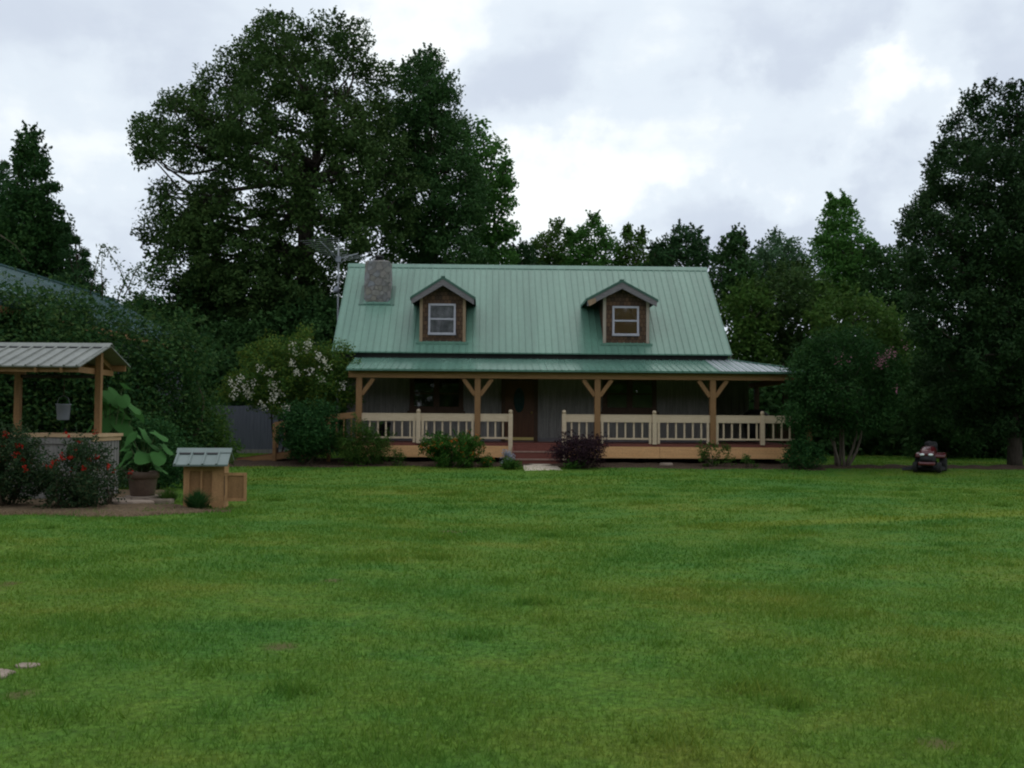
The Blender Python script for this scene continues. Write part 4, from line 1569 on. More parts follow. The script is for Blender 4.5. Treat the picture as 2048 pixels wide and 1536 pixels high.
def antenna():
    base = at(676, 800, 38.5)
    root = thing('tv_antenna', 'tall thin tv antenna mast beside the left end of the roof', 'antenna', (base.x, 38.5, gzf(base.x, 38.5)))
    top = at(677, 492, 38.5)
    H = top.z - root.location.z
    lean = top.x - base.x
    P = lambda z: Vector((lean * z / H, 0, z))
    MB().tube([P(0), P(H * .5), P(H)], [.045, .04, .034], 8).build('mast', M['galv'], root)
    z = at(672, 580, 38.5).z - root.location.z
    q = P(z)
    MB().lathe([(.10, 0), (.14, .04), (.10, .16), (.05, .24)], (q.x - .07, -.02, q.z - .1), 12).build('rotator', M['white'], root)
    z1 = H - .5
    q = P(z1)
    f = Vector((-.5, -1.1, .48))
    bk = Vector((.6, 1.0, .38))
    b = MB()
    b.tube([q, q + f], .022, 6)
    b.tube([q, q + bk], .022, 6)
    b.tube([q + Vector((0, 0, -.25)), q + f * .5], .012, 5)
    b.tube([q + Vector((0, 0, -.25)), q + bk * .5], .012, 5)
    bo = b.build('boom', M['galv'], root)
    for i in range(9):
        t = .2 + .1 * i
        c = q + f * t
        ln = .34 + .42 * t
        MB().tube([c - Vector((ln, .05, 0)), c + Vector((ln, -.05, .03 + .012 * i))], .006, 5).build('rod', M['galv'], bo)
    for i in range(7):
        t = .25 + .12 * i
        c = q + bk * t
        ln = .22 + .26 * t
        MB().tube([c - Vector((ln, 0, .02)), c + Vector((ln, .1, -.10))], .006, 5).build('rod', M['galv'], bo)
    MB().box(q.x - .09, q.x + .09, -.09, .03, q.z - .12, q.z + .1).build('clamp', M['white'], root)


antenna()


def outbuilding():
    # gable building left of the lawn, ridge running away from the camera
    r0, r1 = at(0, 535, 28.5), at(214, 604, 37.0)
    zr = 6.0
    xr = (r0.x + r1.x) / 2
    root = thing('outbuilding', 'gable building with a dull teal metal roof behind the overgrown shrubs at the left', 'building', (xr, 21, 0))
    Lb, hw, ze = 16.2, 3.1, 4.25
    wall = MB()
    wall.prism([(-hw + .4, -.1), (-hw + .4, ze + .1), (0, zr - .25), (hw - .4, ze + .1), (hw - .4, -.1)], 'y', .3, Lb - .3)
    wall.build('wall', M['fence'], root)
    roof = MB()
    for s in (-1, 1):
        p = [(0, 0, zr), (s * hw, 0, ze), (s * hw, Lb, ze), (0, Lb, zr)]
        roof.hexa([(x, y, z - .08) for x, y, z in p] + p)
        y = .05
        n = Vector((s * (zr - ze), 0, hw)).normalized()
        while y < Lb:
            tri_rib(roof, (s * hw, y, ze), (0, y, zr), (0, 1, 0), n)
            y += .3
    roof.box(-.1, .1, -.02, Lb + .02, zr - .02, zr + .03)
    roof.build('roof', M['barn_roof'], root)
    MB().box(hw - .02, hw + .02, 0, Lb, ze - .24, ze - .09).build('fascia', M['beam'], root)


outbuilding()


def well():
    xl, xr = at(20, 868, 19.1).x, at(181, 868, 19.1).x
    y0, y1 = 19.1, 20.5
    root = thing('wishing_well', 'square wooden wishing well with a small metal gable roof behind the red roses', 'well', ((xl + xr) / 2, 19.8, gzf(-9, 19.8)))
    o = root.location
    hx, hy = (xr - xl) / 2, .7
    zt = at(150, 868, 19.1).z - o.z
    b = MB()
    t = .05
    b.box(-hx, hx, -hy, -hy + t, -.05, zt - .06)
    b.box(-hx, hx, hy - t, hy, -.05, zt - .06)
    b.box(-hx, -hx + t, -hy + t + .001, hy - t - .001, -.05, zt - .06)
    b.box(hx - t, hx, -hy + t + .001, hy - t - .001, -.05, zt - .06)
    x = -hx + .1
    while x < hx:
        b.box(x - .012, x + .012, -hy - .012, -hy + .01, 0, zt - .2)
        x += .15
    y = -hy + .1
    while y < hy:
        b.box(hx - .01, hx + .012, y - .012, y + .012, 0, zt - .1)
        y += .15
    box = b.build('box', M['wellwood'], root)
    MB().box(-hx - .02, hx + .02, -hy - .035, -hy - .013, zt - .19, zt - .063).build('trim_board', M['wellwood'], box)
    MB().box(hx + .014, hx + .03, -hy - .03, hy + .03, zt - .14, zt - .063).build('trim_board', M['wellcap'], box)
    c = MB()
    c.box(-hx - .06, hx + .06, -hy - .06, -hy + .12, zt - .06, zt)
    c.box(-hx - .06, hx + .06, hy - .12, hy + .06, zt - .06, zt)
    c.box(-hx - .06, -hx + .14, -hy + .121, hy - .121, zt - .06, zt)
    c.box(hx - .14, hx + .06, -hy + .121, hy - .121, zt - .06, zt)
    c.build('cap_ledge', M['wellcap'], box)
    p0, p1 = at(36, 800, 19.8).x - o.x, at(197, 800, 19.8).x - o.x
    zr = at(197, 688, 19.8).z - o.z - .03
    ze = at(100, 731, 18.35).z - o.z
    for x in (p0, p1):
        MB().box(x - .055, x + .055, -.055, .055, zt - .02, zr - .14).build('post', M['post'], root)
    rx0, rx1 = at(8, 686, 19.8).x - o.x - .1, at(222, 686, 19.8).x - o.x
    hd, hb = 1.4, 1.05
    zb_ = zr - (zr - ze) * hb / hd
    roof = MB()
    for s, dd, zz in ((-1, hd, ze), (1, hb, zb_)):
        q = [(rx0, 0, zr), (rx1, 0, zr), (rx1, s * dd, zz), (rx0, s * dd, zz)]
        if s > 0:
            q = q[::-1]
        roof.hexa([(x, y, z - .025) for x, y, z in q] + q)
        n = Vector((0, s * (zr - ze), hd)).normalized()
        x = rx0 + .05
        while x < rx1:
            tri_rib(roof, (x, s * (dd + .015), zz - .003), (x, 0, zr), (1, 0, 0), n, .045, .028)
            x += .235
    rf = roof.build('roof', M['well_roof'], root)
    cap = MB()
    cap.prism([(-.16, zr - .045), (0, zr + .05), (.16, zr - .045), (0, zr + .03)], 'x', rx0 - .02, rx1 + .02)
    cap.build('ridge_cap', M['well_roof'], rf)
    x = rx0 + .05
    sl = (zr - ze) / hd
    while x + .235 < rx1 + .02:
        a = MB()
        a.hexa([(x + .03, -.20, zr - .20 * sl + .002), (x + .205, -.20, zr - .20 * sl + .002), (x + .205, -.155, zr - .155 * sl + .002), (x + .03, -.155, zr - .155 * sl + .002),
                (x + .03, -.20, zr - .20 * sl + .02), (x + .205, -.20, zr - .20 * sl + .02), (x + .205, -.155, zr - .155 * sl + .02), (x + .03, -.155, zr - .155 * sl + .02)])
        a.build('ridge_vent_shade', M['black'], rf)  # black plate painting the dark of the opening between two ribs
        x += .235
    fr = MB()
    for s, dd, zz in ((-1, hd, ze), (1, hb, zb_)):
        fr.box(rx0 + .06, rx1 - .06, s * (dd - .12) - .025, s * (dd - .12) + .025, zz - .11, zz + .01)
    fr.box(p1 - .112, p1 - .067, -hd + .17, hb - .17, ze - .09, ze + .02)
    fr.box(rx0 + .085, rx0 + .13, -hd + .17, hb - .17, ze - .09, ze + .02)
    fr.build('eave_beam', M['beam'], root)
    for x in (p1 - .14, rx0 + .06, 0):
        for s, dd, zz in ((-1, hd, ze), (1, hb, zb_)):
            ra = MB()
            ra.bar((x, 0, zr - .09), (x, s * (dd - .03), zz - .075), .045, .10)
            ra.build('rafter', M['beam'], root)
    a = MB()
    a.tube([(p0, 0, zr - .62), (p1, 0, zr - .62)], .035, 8)
    a.build('axle', M['bark'], root)
    xb = at(129, 820, 19.8).x
    zb = at(129, 840, 19.8).z
    zu = at(129, 808, 19.8).z
    bk = thing('bucket', 'white bucket hanging inside the wishing well', 'bucket', (xb, 19.75, zb))
    h = zu - zb
    MB().lathe([(.10, 0), (.112, .01), (.135, h - .02), (.145, h - .015), (.145, h), (.128, h), (.12, h - .02), (.10, .03), (.02, .03)], (0, 0, 0), 18).build('pail', M['white'], bk)
    MB().tube([(-.135, 0, h - .02), (-.09, 0, h + .12), (0, 0, h + .17), (.09, 0, h + .12), (.135, 0, h - .02)], .006, 5).build('handle', M['galv'], bk)
    MB().tube([(0, 0, h + .17), (0, 0.02, o.z + zr - .62 - zb)], .009, 5).build('rope', M['twig'], bk)


well()


def hutch():
    y0 = 17.75
    xl, xr = at(368, 980, y0).x, at(447, 980, y0).x
    root = thing('wooden_hutch', 'small orange wooden hutch with a pale green metal roof and an open door', 'hutch', ((xl + xr) / 2, y0, gzf(-5.6, y0)), R(8))
    o = root.location
    hx = (xr - xl) / 2
    zt = at(400, 932, y0).z - o.z
    d = .56
    b = MB()
    b.box(-hx + .03, hx - .03, .03, d - .03, .12, zt)
    body = b.build('body', M['hutchpanel'], root)
    f = MB()
    for x0, x1 in ((-hx, -hx + .10), (hx - .21, hx), (-.06, -.03)):
        f.box(x0, x1, 0, .028, (.05 if x0 < 0 and x1 < 0 and x0 > -hx else .0), zt - .001)
    f.box(-hx + .1, hx - .21, .003, .028, zt - .09, zt - .001)
    f.box(-hx + .1, hx - .21, .003, .028, .06, .2)
    f.box(hx - .03, hx, .03, d, 0, zt)
    f.box(-hx, -hx + .03, .03, d, 0, zt)
    f.build('frame', M['hutchwood'], body)
    zr = at(410, 899, y0 + .32).z - o.z
    rx0, rx1 = at(364, 900, y0 + .31).x - o.x, at(467, 900, y0 + .31).x - o.x
    hd = .47
    ze = at(400, 929, y0 - .16).z - o.z
    r = MB()
    yc = d / 2
    for s in (-1, 1):
        dd, zz = (hd, ze) if s < 0 else (.36, zr - (zr - ze) * .36 / hd)
        q = [(rx0, yc, zr), (rx1, yc, zr), (rx1, yc + s * dd, zz), (rx0, yc + s * dd, zz)]
        if s > 0:
            q = q[::-1]
        r.hexa([(x, y, z - .03) for x, y, z in q] + q)
        n = Vector((0, s * (zr - ze), hd)).normalized()
        x = rx0 + .03
        while x < rx1:
            tri_rib(r, (x, yc + s * (dd + .01), zz), (x, yc, zr), (1, 0, 0), n, .04, .022)
            x += .235
    rf = r.build('roof', M['hutch_roof'], root)
    MB().prism([(yc - .12, zr - .05), (yc, zr + .03), (yc + .12, zr - .05), (yc, zr + .012)], 'x', rx0 - .012, rx1 + .012).build('ridge_cap', M['hutch_roof'], rf)
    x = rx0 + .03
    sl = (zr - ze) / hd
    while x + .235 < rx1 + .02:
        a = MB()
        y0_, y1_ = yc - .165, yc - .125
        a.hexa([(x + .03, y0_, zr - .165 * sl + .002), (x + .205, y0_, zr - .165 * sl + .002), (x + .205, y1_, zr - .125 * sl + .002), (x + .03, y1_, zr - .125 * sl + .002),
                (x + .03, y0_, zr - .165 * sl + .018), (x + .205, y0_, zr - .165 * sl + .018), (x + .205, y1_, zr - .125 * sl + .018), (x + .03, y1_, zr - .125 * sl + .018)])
        a.build('ridge_vent_shade', M['black'], rf)  # black plate for the shaded opening under the hutch's ridge cap
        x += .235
    g = MB()
    g.prism([(.0, zt + .001), (d, zt + .001), (yc, zr - .05)], 'x', -hx, hx)
    g.build('gable', M['hutchwood'], body)
    # open door swung out to the right
    w = at(491, 980, y0).x - at(447, 980, y0).x
    z0, z1 = at(470, 1003, y0).z - o.z, at(470, 946, y0).z - o.z
    D = MB()
    D.box(hx + .012, hx + w, .0, .02, z0, z1)
    dr = D.build('door', M['hutchpanel'], root)
    E = MB()
    for x0, x1, a, c in ((hx + .012, hx + .06, z0, z1), (hx + w - .05, hx + w, z0, z1), (hx + .06, hx + w - .05, z0, z0 + .05), (hx + .06, hx + w - .05, z1 - .05, z1)):
        E.box(x0, x1, -.018, -.001, a, c)
    E.build('door_frame', M['hutchwood'], dr)
    MB().box(hx + .002, hx + .03, -.012, .03, z0 + .1, z1 - .06).build('hinge', M['darkmetal'], dr)


hutch()


def slab():
    a, b = hp(1048, 932, -.7)[0], hp(1112, 932, -.7)[0]
    y0, y1 = -3.0, -.72
    rr = random.Random(3)
    pts = [(a - .02, y1), (a - .05, -1.6), (a - .06, y0), (a + .5, y0 - .04), (b + .06, y0 - .02), (b + .08, y0 + .5), (b + .02, -1.5), (b - .02, -.95), (b - .25, y1)]
    m = MB()
    m.prism(pts, 'z', -.12, 0)
    z = gzf(1, 31.4)
    o = m.build('concrete_slab', M['concrete'], None)
    o.matrix_world = HM @ Matrix.Translation((0, 0, .262)) @ Matrix.Rotation(.074, 4, 'X')
    tag(o, 'pale concrete slab lying in the grass at the foot of the porch steps', 'slab')


slab()


def flat_stone(label, x, y, rx, ry, seed, h=.05, lift=.0, group=None, mat='flag'):
    rr = random.Random(seed)
    n = 11
    pts = []
    for k in range(n):
        a = 2 * math.pi * k / n
        q = rr.uniform(.78, 1.08)
        pts.append((rx * q * math.cos(a), ry * q * math.sin(a)))
    m = MB()
    rings = [[(px * s, py * s, z) for px, py in pts] for s, z in ((1.0, -.06), (1.0, h * .6), (.94, h), (.3, h + .004))]
    m.loft(rings, False)
    o = m.build('flat_stone', M[mat], None)
    o.location = (x, y, gzf(x, y) + lift)
    return tag(o, label, 'stone', group)


p = at(12, 1336, 6.5)
flat_stone('larger pale flat stone sunk in the grass at the lower left edge', p.x + .04, 6.12, .20, .13, 1, .02, group='flat stones in the lawn')
p = at(103, 1321, 6.7)
flat_stone('small pale flat stone showing through the grass right of the larger one', p.x, 6.36, .075, .065, 2, .012, group='flat stones in the lawn')
for k, (px, py, Y, rx, ry, lab) in enumerate([(255, 1006, 18.15, .52, .30, 'wide tan flagstone in front of the brown pot'), (235, 996, 18.7, .34, .2, 'grey flagstone beside the left side of the brown pot'),
                                              (322, 996, 18.7, .26, .22, 'small grey flagstone to the right of the brown pot'), (285, 994, 18.95, .42, .34, 'flagstone that carries the brown pot')]):
    p = at(px, py, Y)
    flat_stone(lab, p.x, Y, rx, ry, 10 + k, .07 if k != 3 else .10, .02, 'flagstones around the pot', 'flag')


def pot():
    Y = 18.95
    p = at(285, 990, Y)
    z = gzf(p.x, Y) + .12
    root = thing('flower_pot', 'big brown rimmed pot standing on flagstones beside the well', 'pot', (p.x, Y, z))
    r1 = 30 / F_PX * Y
    h = at(285, 943, Y).z - z
    MB().lathe([(r1 * .74, 0), (r1 * .78, .02), (r1 * .93, h * .72), (r1 * .94, h * .74)], (0, 0, 0), 26).build('body', M['pot'], root)
    MB().lathe([(r1 * .95, h * .72), (r1 * 1.04, h * .74), (r1 * 1.06, h * .98), (r1 * 1.02, h), (r1 * .9, h), (r1 * .88, h * .86)], (0, 0, 0), 26).build('rim', M['pot'], root)
    MB().lathe([(r1 * .86, h * .8), (r1 * .86, h * .85), (.02, h * .88)], (0, 0, 0), 20).build('soil', M['mulch'], root)
    return p.x, Y, z + h * .85


def big_leaf_plant(label, x, y, z, spots, seed, size=.32):
    """upright stalks with broad heart-shaped leaves; spots are (dx, dy, dz) of the leaf middles"""
    rr = np.random.default_rng(seed)
    root = thing('broad_leaf_plant', label, 'plant', (x, y, z))
    st = MB()
    for i, (dx, dy, dz) in enumerate(spots):
        s = size * rr.uniform(.75, 1.2)
        # heart-shaped, cupped leaf
        n = 14
        V, Fc = [(0, 0, 0)], []
        for k in range(n):
            a = 2 * math.pi * k / n
            q = .5 * (1 - .22 * math.cos(a) ** 3 + .10 * abs(math.cos(a))) if math.cos(a) > 0 else .5 * (1 + .38 * abs(math.cos(a)) ** 4)
            if abs(a) < .25 or abs(a - 2 * math.pi) < .25:
                q *= .55
            V.append((q * math.cos(a + math.pi), q * math.sin(a) * .92, -.28 * q * q + .05 * math.sin(3 * a)))
        Fc = [(0, 1 + k, 1 + (k + 1) % n) for k in range(n)]
        out = math.atan2(dy, dx) + rr.normal(0, .4)
        m = Matrix.Translation((dx, dy, dz)) @ Matrix.Rotation(out, 4, 'Z') @ Matrix.Rotation(rr.uniform(.35, 1.0), 4, 'Y') @ Matrix.Rotation(rr.normal(0, .3), 4, 'X') @ Matrix.Scale(s, 4)
        lf = MB()
        lf.add([m @ Vector(v) for v in V], Fc, True)
        lf.build('leaf', M['bigleaf'], root)
        st.tube([(dx * .1, dy * .1, 0), (dx * .45, dy * .45, dz * .65), (dx * .8, dy * .8, dz * .97)], [.016, .013, .008], 5)
    st.build('stem', M['stem'], root)


px_, py_, pz_ = pot()
rr_ = np.random.default_rng(3)
big_leaf_plant('broad-leaved green plant growing in the brown pot', px_, py_, pz_,
               [((u - 285) / F_PX * 18.9, rr_.uniform(-.3, .2), (943 - v) / F_PX * 18.9 + .02) for u, v in
                [(262, 922), (318, 922), (250, 905), (285, 905), (325, 905), (262, 868), (300, 880), (243, 925), (312, 928), (298, 905), (318, 862), (290, 860), (255, 888), (330, 888), (305, 914)]], 5, .36)
g_ = at(215, 900, 21.0)
big_leaf_plant('tall broad-leaved green plant standing between the well and the potted plant', g_.x, 21.0, gzf(g_.x, 21),
               [((u - 215) / F_PX * 21, rr_.uniform(-.3, .3), at(u, v, 21).z) for u, v in
                [(190, 835), (215, 845), (240, 832), (205, 815), (225, 790), (255, 800), (238, 772), (265, 812), (180, 860), (250, 860), (275, 830), (262, 880), (240, 890), (210, 870), (228, 812), (245, 850), (218, 880), (200, 795)]], 6, .40)


def riding_mower():
    p = at(1862, 900, 31.0)
    root = thing('riding_mower', 'red riding lawn mower parked on the grass facing the lawn', 'lawn mower', (p.x, 31.2, gzf(p.x, 31.2) + .012), R(-29))
    root.scale = (.85, .85, .85)
    # own frame: front points to -y

    def rrect(hx, z0, z1, y, r=.35, n=5):
        pts = []
        cz, hz = (z0 + z1) / 2, (z1 - z0) / 2
        rad = r * min(hx, hz)
        for cx, cy, a0 in ((hx - rad, hz - rad, 0), (-hx + rad, hz - rad, 90), (-hx + rad, -hz + rad, 180), (hx - rad, -hz + rad, 270)):
            for k in range(n):
                a = R(a0 + 90 * k / (n - 1))
                pts.append((cx + rad * math.cos(a), y, cz + cy + rad * math.sin(a)))
        return pts
    m = MB()
    m.loft([rrect(.20, .60, .70, -.60, .8), rrect(.235, .58, .78, -.55, .8), rrect(.25, .56, .86, -.35, .8), rrect(.26, .55, .92, -.05, .8), rrect(.26, .55, .95, .18, .8), rrect(.22, .6, .93, .22, .8)])
    m.build('hood', M['redpaint'], root)
    g = MB().loft([rrect(.20, .40, .60, -.60, .4), rrect(.24, .38, .60, -.54, .4), rrect(.25, .36, .57, .1, .3)])
    g.build('grille', M['black'], root)
    for s in (-1, 1):
        h = MB().loft([[(s * .145 + .085 * math.cos(t) * k, y, .645 + .045 * math.sin(t) * k - .25 * s * 0) for t in np.linspace(0, 2 * math.pi, 14, endpoint=False)] for k, y in ((.5, -.645), (1, -.625), (1, -.54))])
        h.build('headlight', M['lens'], root)
    b = MB().loft([rrect(.24, .27, .37, -.68, .5), rrect(.29, .26, .38, -.63, .5), rrect(.29, .26, .38, -.55, .5)])
    b.build('bumper', M['redpaint'], root)
    ch = MB().box(-.2, .2, -.55, .95, .22, .38)
    ch.build('chassis', M['black'], root)

    def wheel(x, y, r, w):
        t = MB().lathe([(r * .55, -w / 2), (r * .9, -w / 2), (r, -w * .3), (r, w * .3), (r * .9, w / 2), (r * .55, w / 2)], (x, y, r - .005), 20, 'x')
        wl = t.build('wheel', M['rubber'], root)
        MB().lathe([(r * .54, -w * .42), (r * .5, -w * .46), (r * .2, -w * .3), (r * .2, w * .3), (r * .5, w * .46), (r * .54, w * .42)], (x, y, r - .005), 16, 'x').build('rim', M['galv'], wl)
    for s in (-1, 1):
        wheel(s * .40, -.40, .19, .15)
        wheel(s * .42, .78, .27, .24)
    f = MB()
    f.loft([rrect(.50, .50, .60, .42, .6), rrect(.52, .5, .68, .6, .6), rrect(.52, .5, .70, .95, .6), rrect(.48, .5, .66, 1.08, .6)])
    f.build('fender', M['redpaint'], root)
    s = MB()
    s.loft([rrect(.20, .70, .80, .55, .6), rrect(.22, .70, .83, .7, .6), rrect(.22, .70, .84, .92, .6)])
    s.loft([rrect(.21, .75, 1.05, .93, .5), rrect(.21, .75, 1.10, 1.0, .5), rrect(.18, .78, 1.08, 1.04, .5)])
    s.build('seat', M['black'], root)
    w = MB()
    n = 18
    c, rw = Vector((0, .40, 1.02)), .17
    ax = [Vector((1, 0, 0)), Vector((0, .8, .6))]
    pts = [c + (ax[0] * math.cos(2 * math.pi * k / n) + ax[1] * math.sin(2 * math.pi * k / n)) * rw for k in range(n + 1)]
    w.tube(pts, .014, 6)
    w.tube([c, Vector((0, .15, .75))], .02, 6)
    w.tube([c - ax[0] * rw, c + ax[0] * rw], .012, 5)
    w.build('steering_wheel', M['black'], root)
    d = MB()
    ring = lambda k, z: [(.58 * k * math.cos(t) * (1 if abs(math.cos(t)) < .9 else .95), .22 + .42 * k * math.sin(t), z) for t in np.linspace(0, 2 * math.pi, 20, endpoint=False)]
    d.loft([ring(1.0, .08), ring(1.0, .17), ring(.9, .21)], False)
    dk = d.build('mowing_deck', M['black'], root)
    MB().hexa([(-.55, .05, .07), (-.92, .0, .05), (-.92, .42, .05), (-.55, .40, .07), (-.55, .05, .20), (-.90, .02, .13), (-.90, .40, .13), (-.55, .40, .20)]).build('discharge_chute', M['darkmetal'], dk)


riding_mower()


def porch_things():
    def on_porch(px, v, z=FZ):
        u = hp(px, 860, v)[0]
        w = HM @ Vector((u, v, z))
        return w
    w = on_porch(768, 1.3)
    root = thing('porch_bin', 'black round bin standing on the porch behind the left end of the railing', 'bin', w)
    MB().lathe([(.17, 0), (.18, .02), (.215, .56), (.235, .57), (.235, .60)], (0, 0, 0), 20).build('body', M['black'], root)
    MB().lathe([(.24, .60), (.24, .63), (.12, .68), (.02, .69)], (0, 0, 0), 20).build('lid', M['black'], root)
    w = on_porch(1512, 3.0)
    root = thing('covered_grill', 'dark covered grill standing on the side porch behind the right railing', 'grill', w)
    rings = []
    for z, hx, hy in ((.02, .36, .26), (.5, .36, .26), (.8, .52, .28), (.92, .52, .28), (1.08, .36, .24), (1.18, .2, .16), (1.2, .08, .06)):
        rings.append([(hx * math.copysign(abs(math.cos(t)) ** .5, math.cos(t)), hy * math.copysign(abs(math.sin(t)) ** .5, math.sin(t)), z) for t in np.linspace(0, 2 * math.pi, 20, endpoint=False)])
    MB().loft(rings).build('cover', M['black'], root)
    MB().tube([(-.3, -.29, .86), (-.2, -.34, .88), (.2, -.34, .88), (.3, -.29, .86)], .014, 6).build('handle', M['darkmetal'], root)


porch_things()


# ------------------------------------------------------------------ shrubs and beds
def gx(px, Y):
    return at(px, 841, Y).x


shrub('rose_bush', 'rose bush with many red flowers in front of the well', gx(152, 17.3), 17.3, .92, .6, 1.22, M['rose'], 21, n=52, br=.24, twigs=330, per=10, spread=.06, leaf=(.055, .035), flowers=('redflower', 24, .055, 7, .5), group='red rose bushes', stems=16, bottom=.02, sprigs=60, sprig_len=.28)
shrub('rose_bush', 'taller rose bush cut by the left edge of the photo', gx(12, 17.4), 17.4, .72, .6, 1.50, M['rose'], 22, n=46, br=.24, twigs=330, per=10, spread=.06, leaf=(.055, .035), flowers=('redflower', 16, .055, 7, .5), group='red rose bushes', stems=14, bottom=.02, sprigs=50, sprig_len=.28)
shrub('rose_bush', 'low straggly rose bush at the right foot of the well', gx(222, 17.9), 17.9, .28, .3, .95, M['rose'], 23, n=14, br=.16, twigs=330, per=8, spread=.06, leaf=(.05, .03), flowers=('redflower', 3, .05, 7, .6), group='red rose bushes', stems=7)


def grass_tuft(name, label, x, y, h, r, n, mat, seed, w=.012, cat='plant', droop=.9):
    rg = np.random.default_rng(seed)
    root = thing(name, label, cat, (x, y, gzf(x, y)))
    a = rg.uniform(0, 2 * np.pi, n)
    q = rg.uniform(0, 1, n) ** .7
    b = np.stack([np.cos(a) * q * r * .25, np.sin(a) * q * r * .25, np.full(n, -.01)], -1)
    hh = h * rg.uniform(.6, 1.05, n) * (1 - .35 * q)
    m = b + np.stack([np.cos(a) * q * r * .4, np.sin(a) * q * r * .4, hh * .7], -1)
    t = b + np.stack([np.cos(a) * q * r * droop, np.sin(a) * q * r * droop, hh], -1)
    s = np.stack([-np.sin(a), np.cos(a), 0 * a], -1) * w / 2
    V = np.stack([b - s, b + s, m + s, m - s, m - s, m + s, t + s * .1, t - s * .1], 1).reshape(-1, 3)
    link('leaves', np_mesh('leaves', V, np.arange(len(V)).reshape(-1, 4), 4), mat, root)
    return root


grass_tuft('grass_clump', 'dark green tufted grass clump in front of the hutch', gx(397, 17.3), 17.3, .42, .36, 520, M['bush'], 31)
grass_tuft('grass_clump', 'low green grass clump between the pot and the hutch', gx(338, 18.8), 18.8, .34, .34, 300, M['mid'], 32)
# dead grass along the front of the well bed
def dry_edge():
    n = 3800
    x = rng.uniform(-12.5, -4.9, n)
    y = BEDS['well'][2](x) + np.abs(rng.normal(0, .35, n)) - .05
    blades('dry_grass', x, y, rng.uniform(.02, .10, n), np.full(n, .012), M['drygrass'], 'tan dead grass along the front edge of the well bed', .8)
    n = 2600
    x = rng.uniform(-10.2, 13, n)
    f = np.where(x < 9.9, BEDS['porch'][2](x), BEDS['tree'][2](x))
    y = f + np.abs(rng.normal(0, .5, n))
    blades('mulch_litter', x, y, rng.uniform(.01, .06, n), np.full(n, .03), M['drygrass'], 'brown litter and dead stalks on the porch bed', 1.2, 'litter')


dry_edge()

B_ = M['bush']
shrub('round_shrub', 'tall dark evergreen shrub at the left corner of the porch', gx(622, 32.0), 32.0, 1.12, .9, 2.05, B_, 41, n=44, br=.42, twigs=130, per=16, spread=.09, leaf=(.085, .05), sprigs=60, sprig_len=.3)
shrub('spreading_shrub', 'feathery spreading green shrub below the left railing', gx(728, 31.9), 31.9, 1.0, .6, 1.42, M['mid'], 42, n=34, br=.28, twigs=170, per=14, spread=.12, leaf=(.11, .028), bottom=.02, sprigs=90, sprig_len=.4)
shrub('spreading_shrub', 'thin low green shrub beside the feathery one', gx(790, 31.8), 31.8, .38, .35, .62, M['mid'], 43, n=10, br=.17, twigs=180, per=10, spread=.11, leaf=(.09, .03), bottom=.02, stems=6)
shrub('lantana_bush', 'rounded bright green bush dotted with orange flowers in front of the porch', gx(905, 31.4), 31.4, 1.05, .7, 1.10, M['lantana'], 44, n=40, br=.28, twigs=230, per=14, spread=.06, leaf=(.07, .05), flowers=('orangeflower', 60, .055, 6, .3), bottom=.05, sprigs=50, sprig_len=.2)
shrub('low_flower', 'low green plant with orange flowers at the right foot of the rounded bush', gx(977, 31.6), 31.6, .34, .3, .42, M['lantana'], 45, n=10, br=.16, twigs=300, per=12, spread=.06, leaf=(.06, .04), flowers=('orangeflower', 8, .045, 5, .3), cat='plant', bottom=.02)
shrub('barberry_bush', 'dark purple-leaved bush to the right of the porch steps', gx(1166, 31.35), 31.35, .97, .7, 1.10, M['barberry'], 46, n=44, br=.26, twigs=230, per=14, spread=.09, leaf=(.07, .035), bottom=.04, stems=22, sprigs=70, sprig_len=.3)
shrub('border_plant', 'fresh green low plant at the left edge of the concrete slab', gx(1022, 30.9), 30.9, .36, .3, .36, M['fresh'], 47, n=12, br=.15, twigs=320, per=12, spread=.06, leaf=(.10, .03), cat='plant', bottom=.02, stems=0)
shrub('border_plant', 'fresh green low plant at the right edge of the concrete slab', gx(1150, 31.0), 31.0, .40, .3, .32, M['fresh'], 48, n=10, br=.14, twigs=300, per=10, spread=.06, leaf=(.09, .03), cat='plant', bottom=.02, stems=0)
shrub('silver_plant', 'silvery grey leaved plant beside the bottom of the steps', gx(1014, 31.5), 31.5, .28, .25, .55, M['silver'], 49, n=12, br=.12, twigs=330, per=9, spread=.05, leaf=(.07, .035), cat='plant', stems=7, bottom=.3)
shrub('leggy_shrub', 'straggly green shrub below the railing right of the third big post', gx(1428, 32.1), 32.1, .72, .45, .82, M['mid'], 50, n=16, br=.18, twigs=210, per=10, spread=.13, leaf=(.10, .04), stems=12, bottom=.05, shell=(.2, 1.1))
shrub('leggy_shrub', 'small thin green sprig in the mulch under the right end of the porch', gx(1500, 31.9), 31.9, .34, .25, .52, M['fresh'], 51, n=7, br=.11, twigs=260, per=8, spread=.08, leaf=(.10, .03), stems=7, bottom=.05)
shrub('low_shrub', 'dark low shrub at the right end of the porch', gx(1608, 31.7), 31.7, .72, .6, 1.05, M['bush'], 52, n=24, br=.30, twigs=160, per=14, spread=.09, leaf=(.09, .045), bottom=.03)
flat_stone('flat tan stone lying in the mulch under the porch edge', gx(1334, 32.3), 32.3, .22, .14, 71, .07, .04)


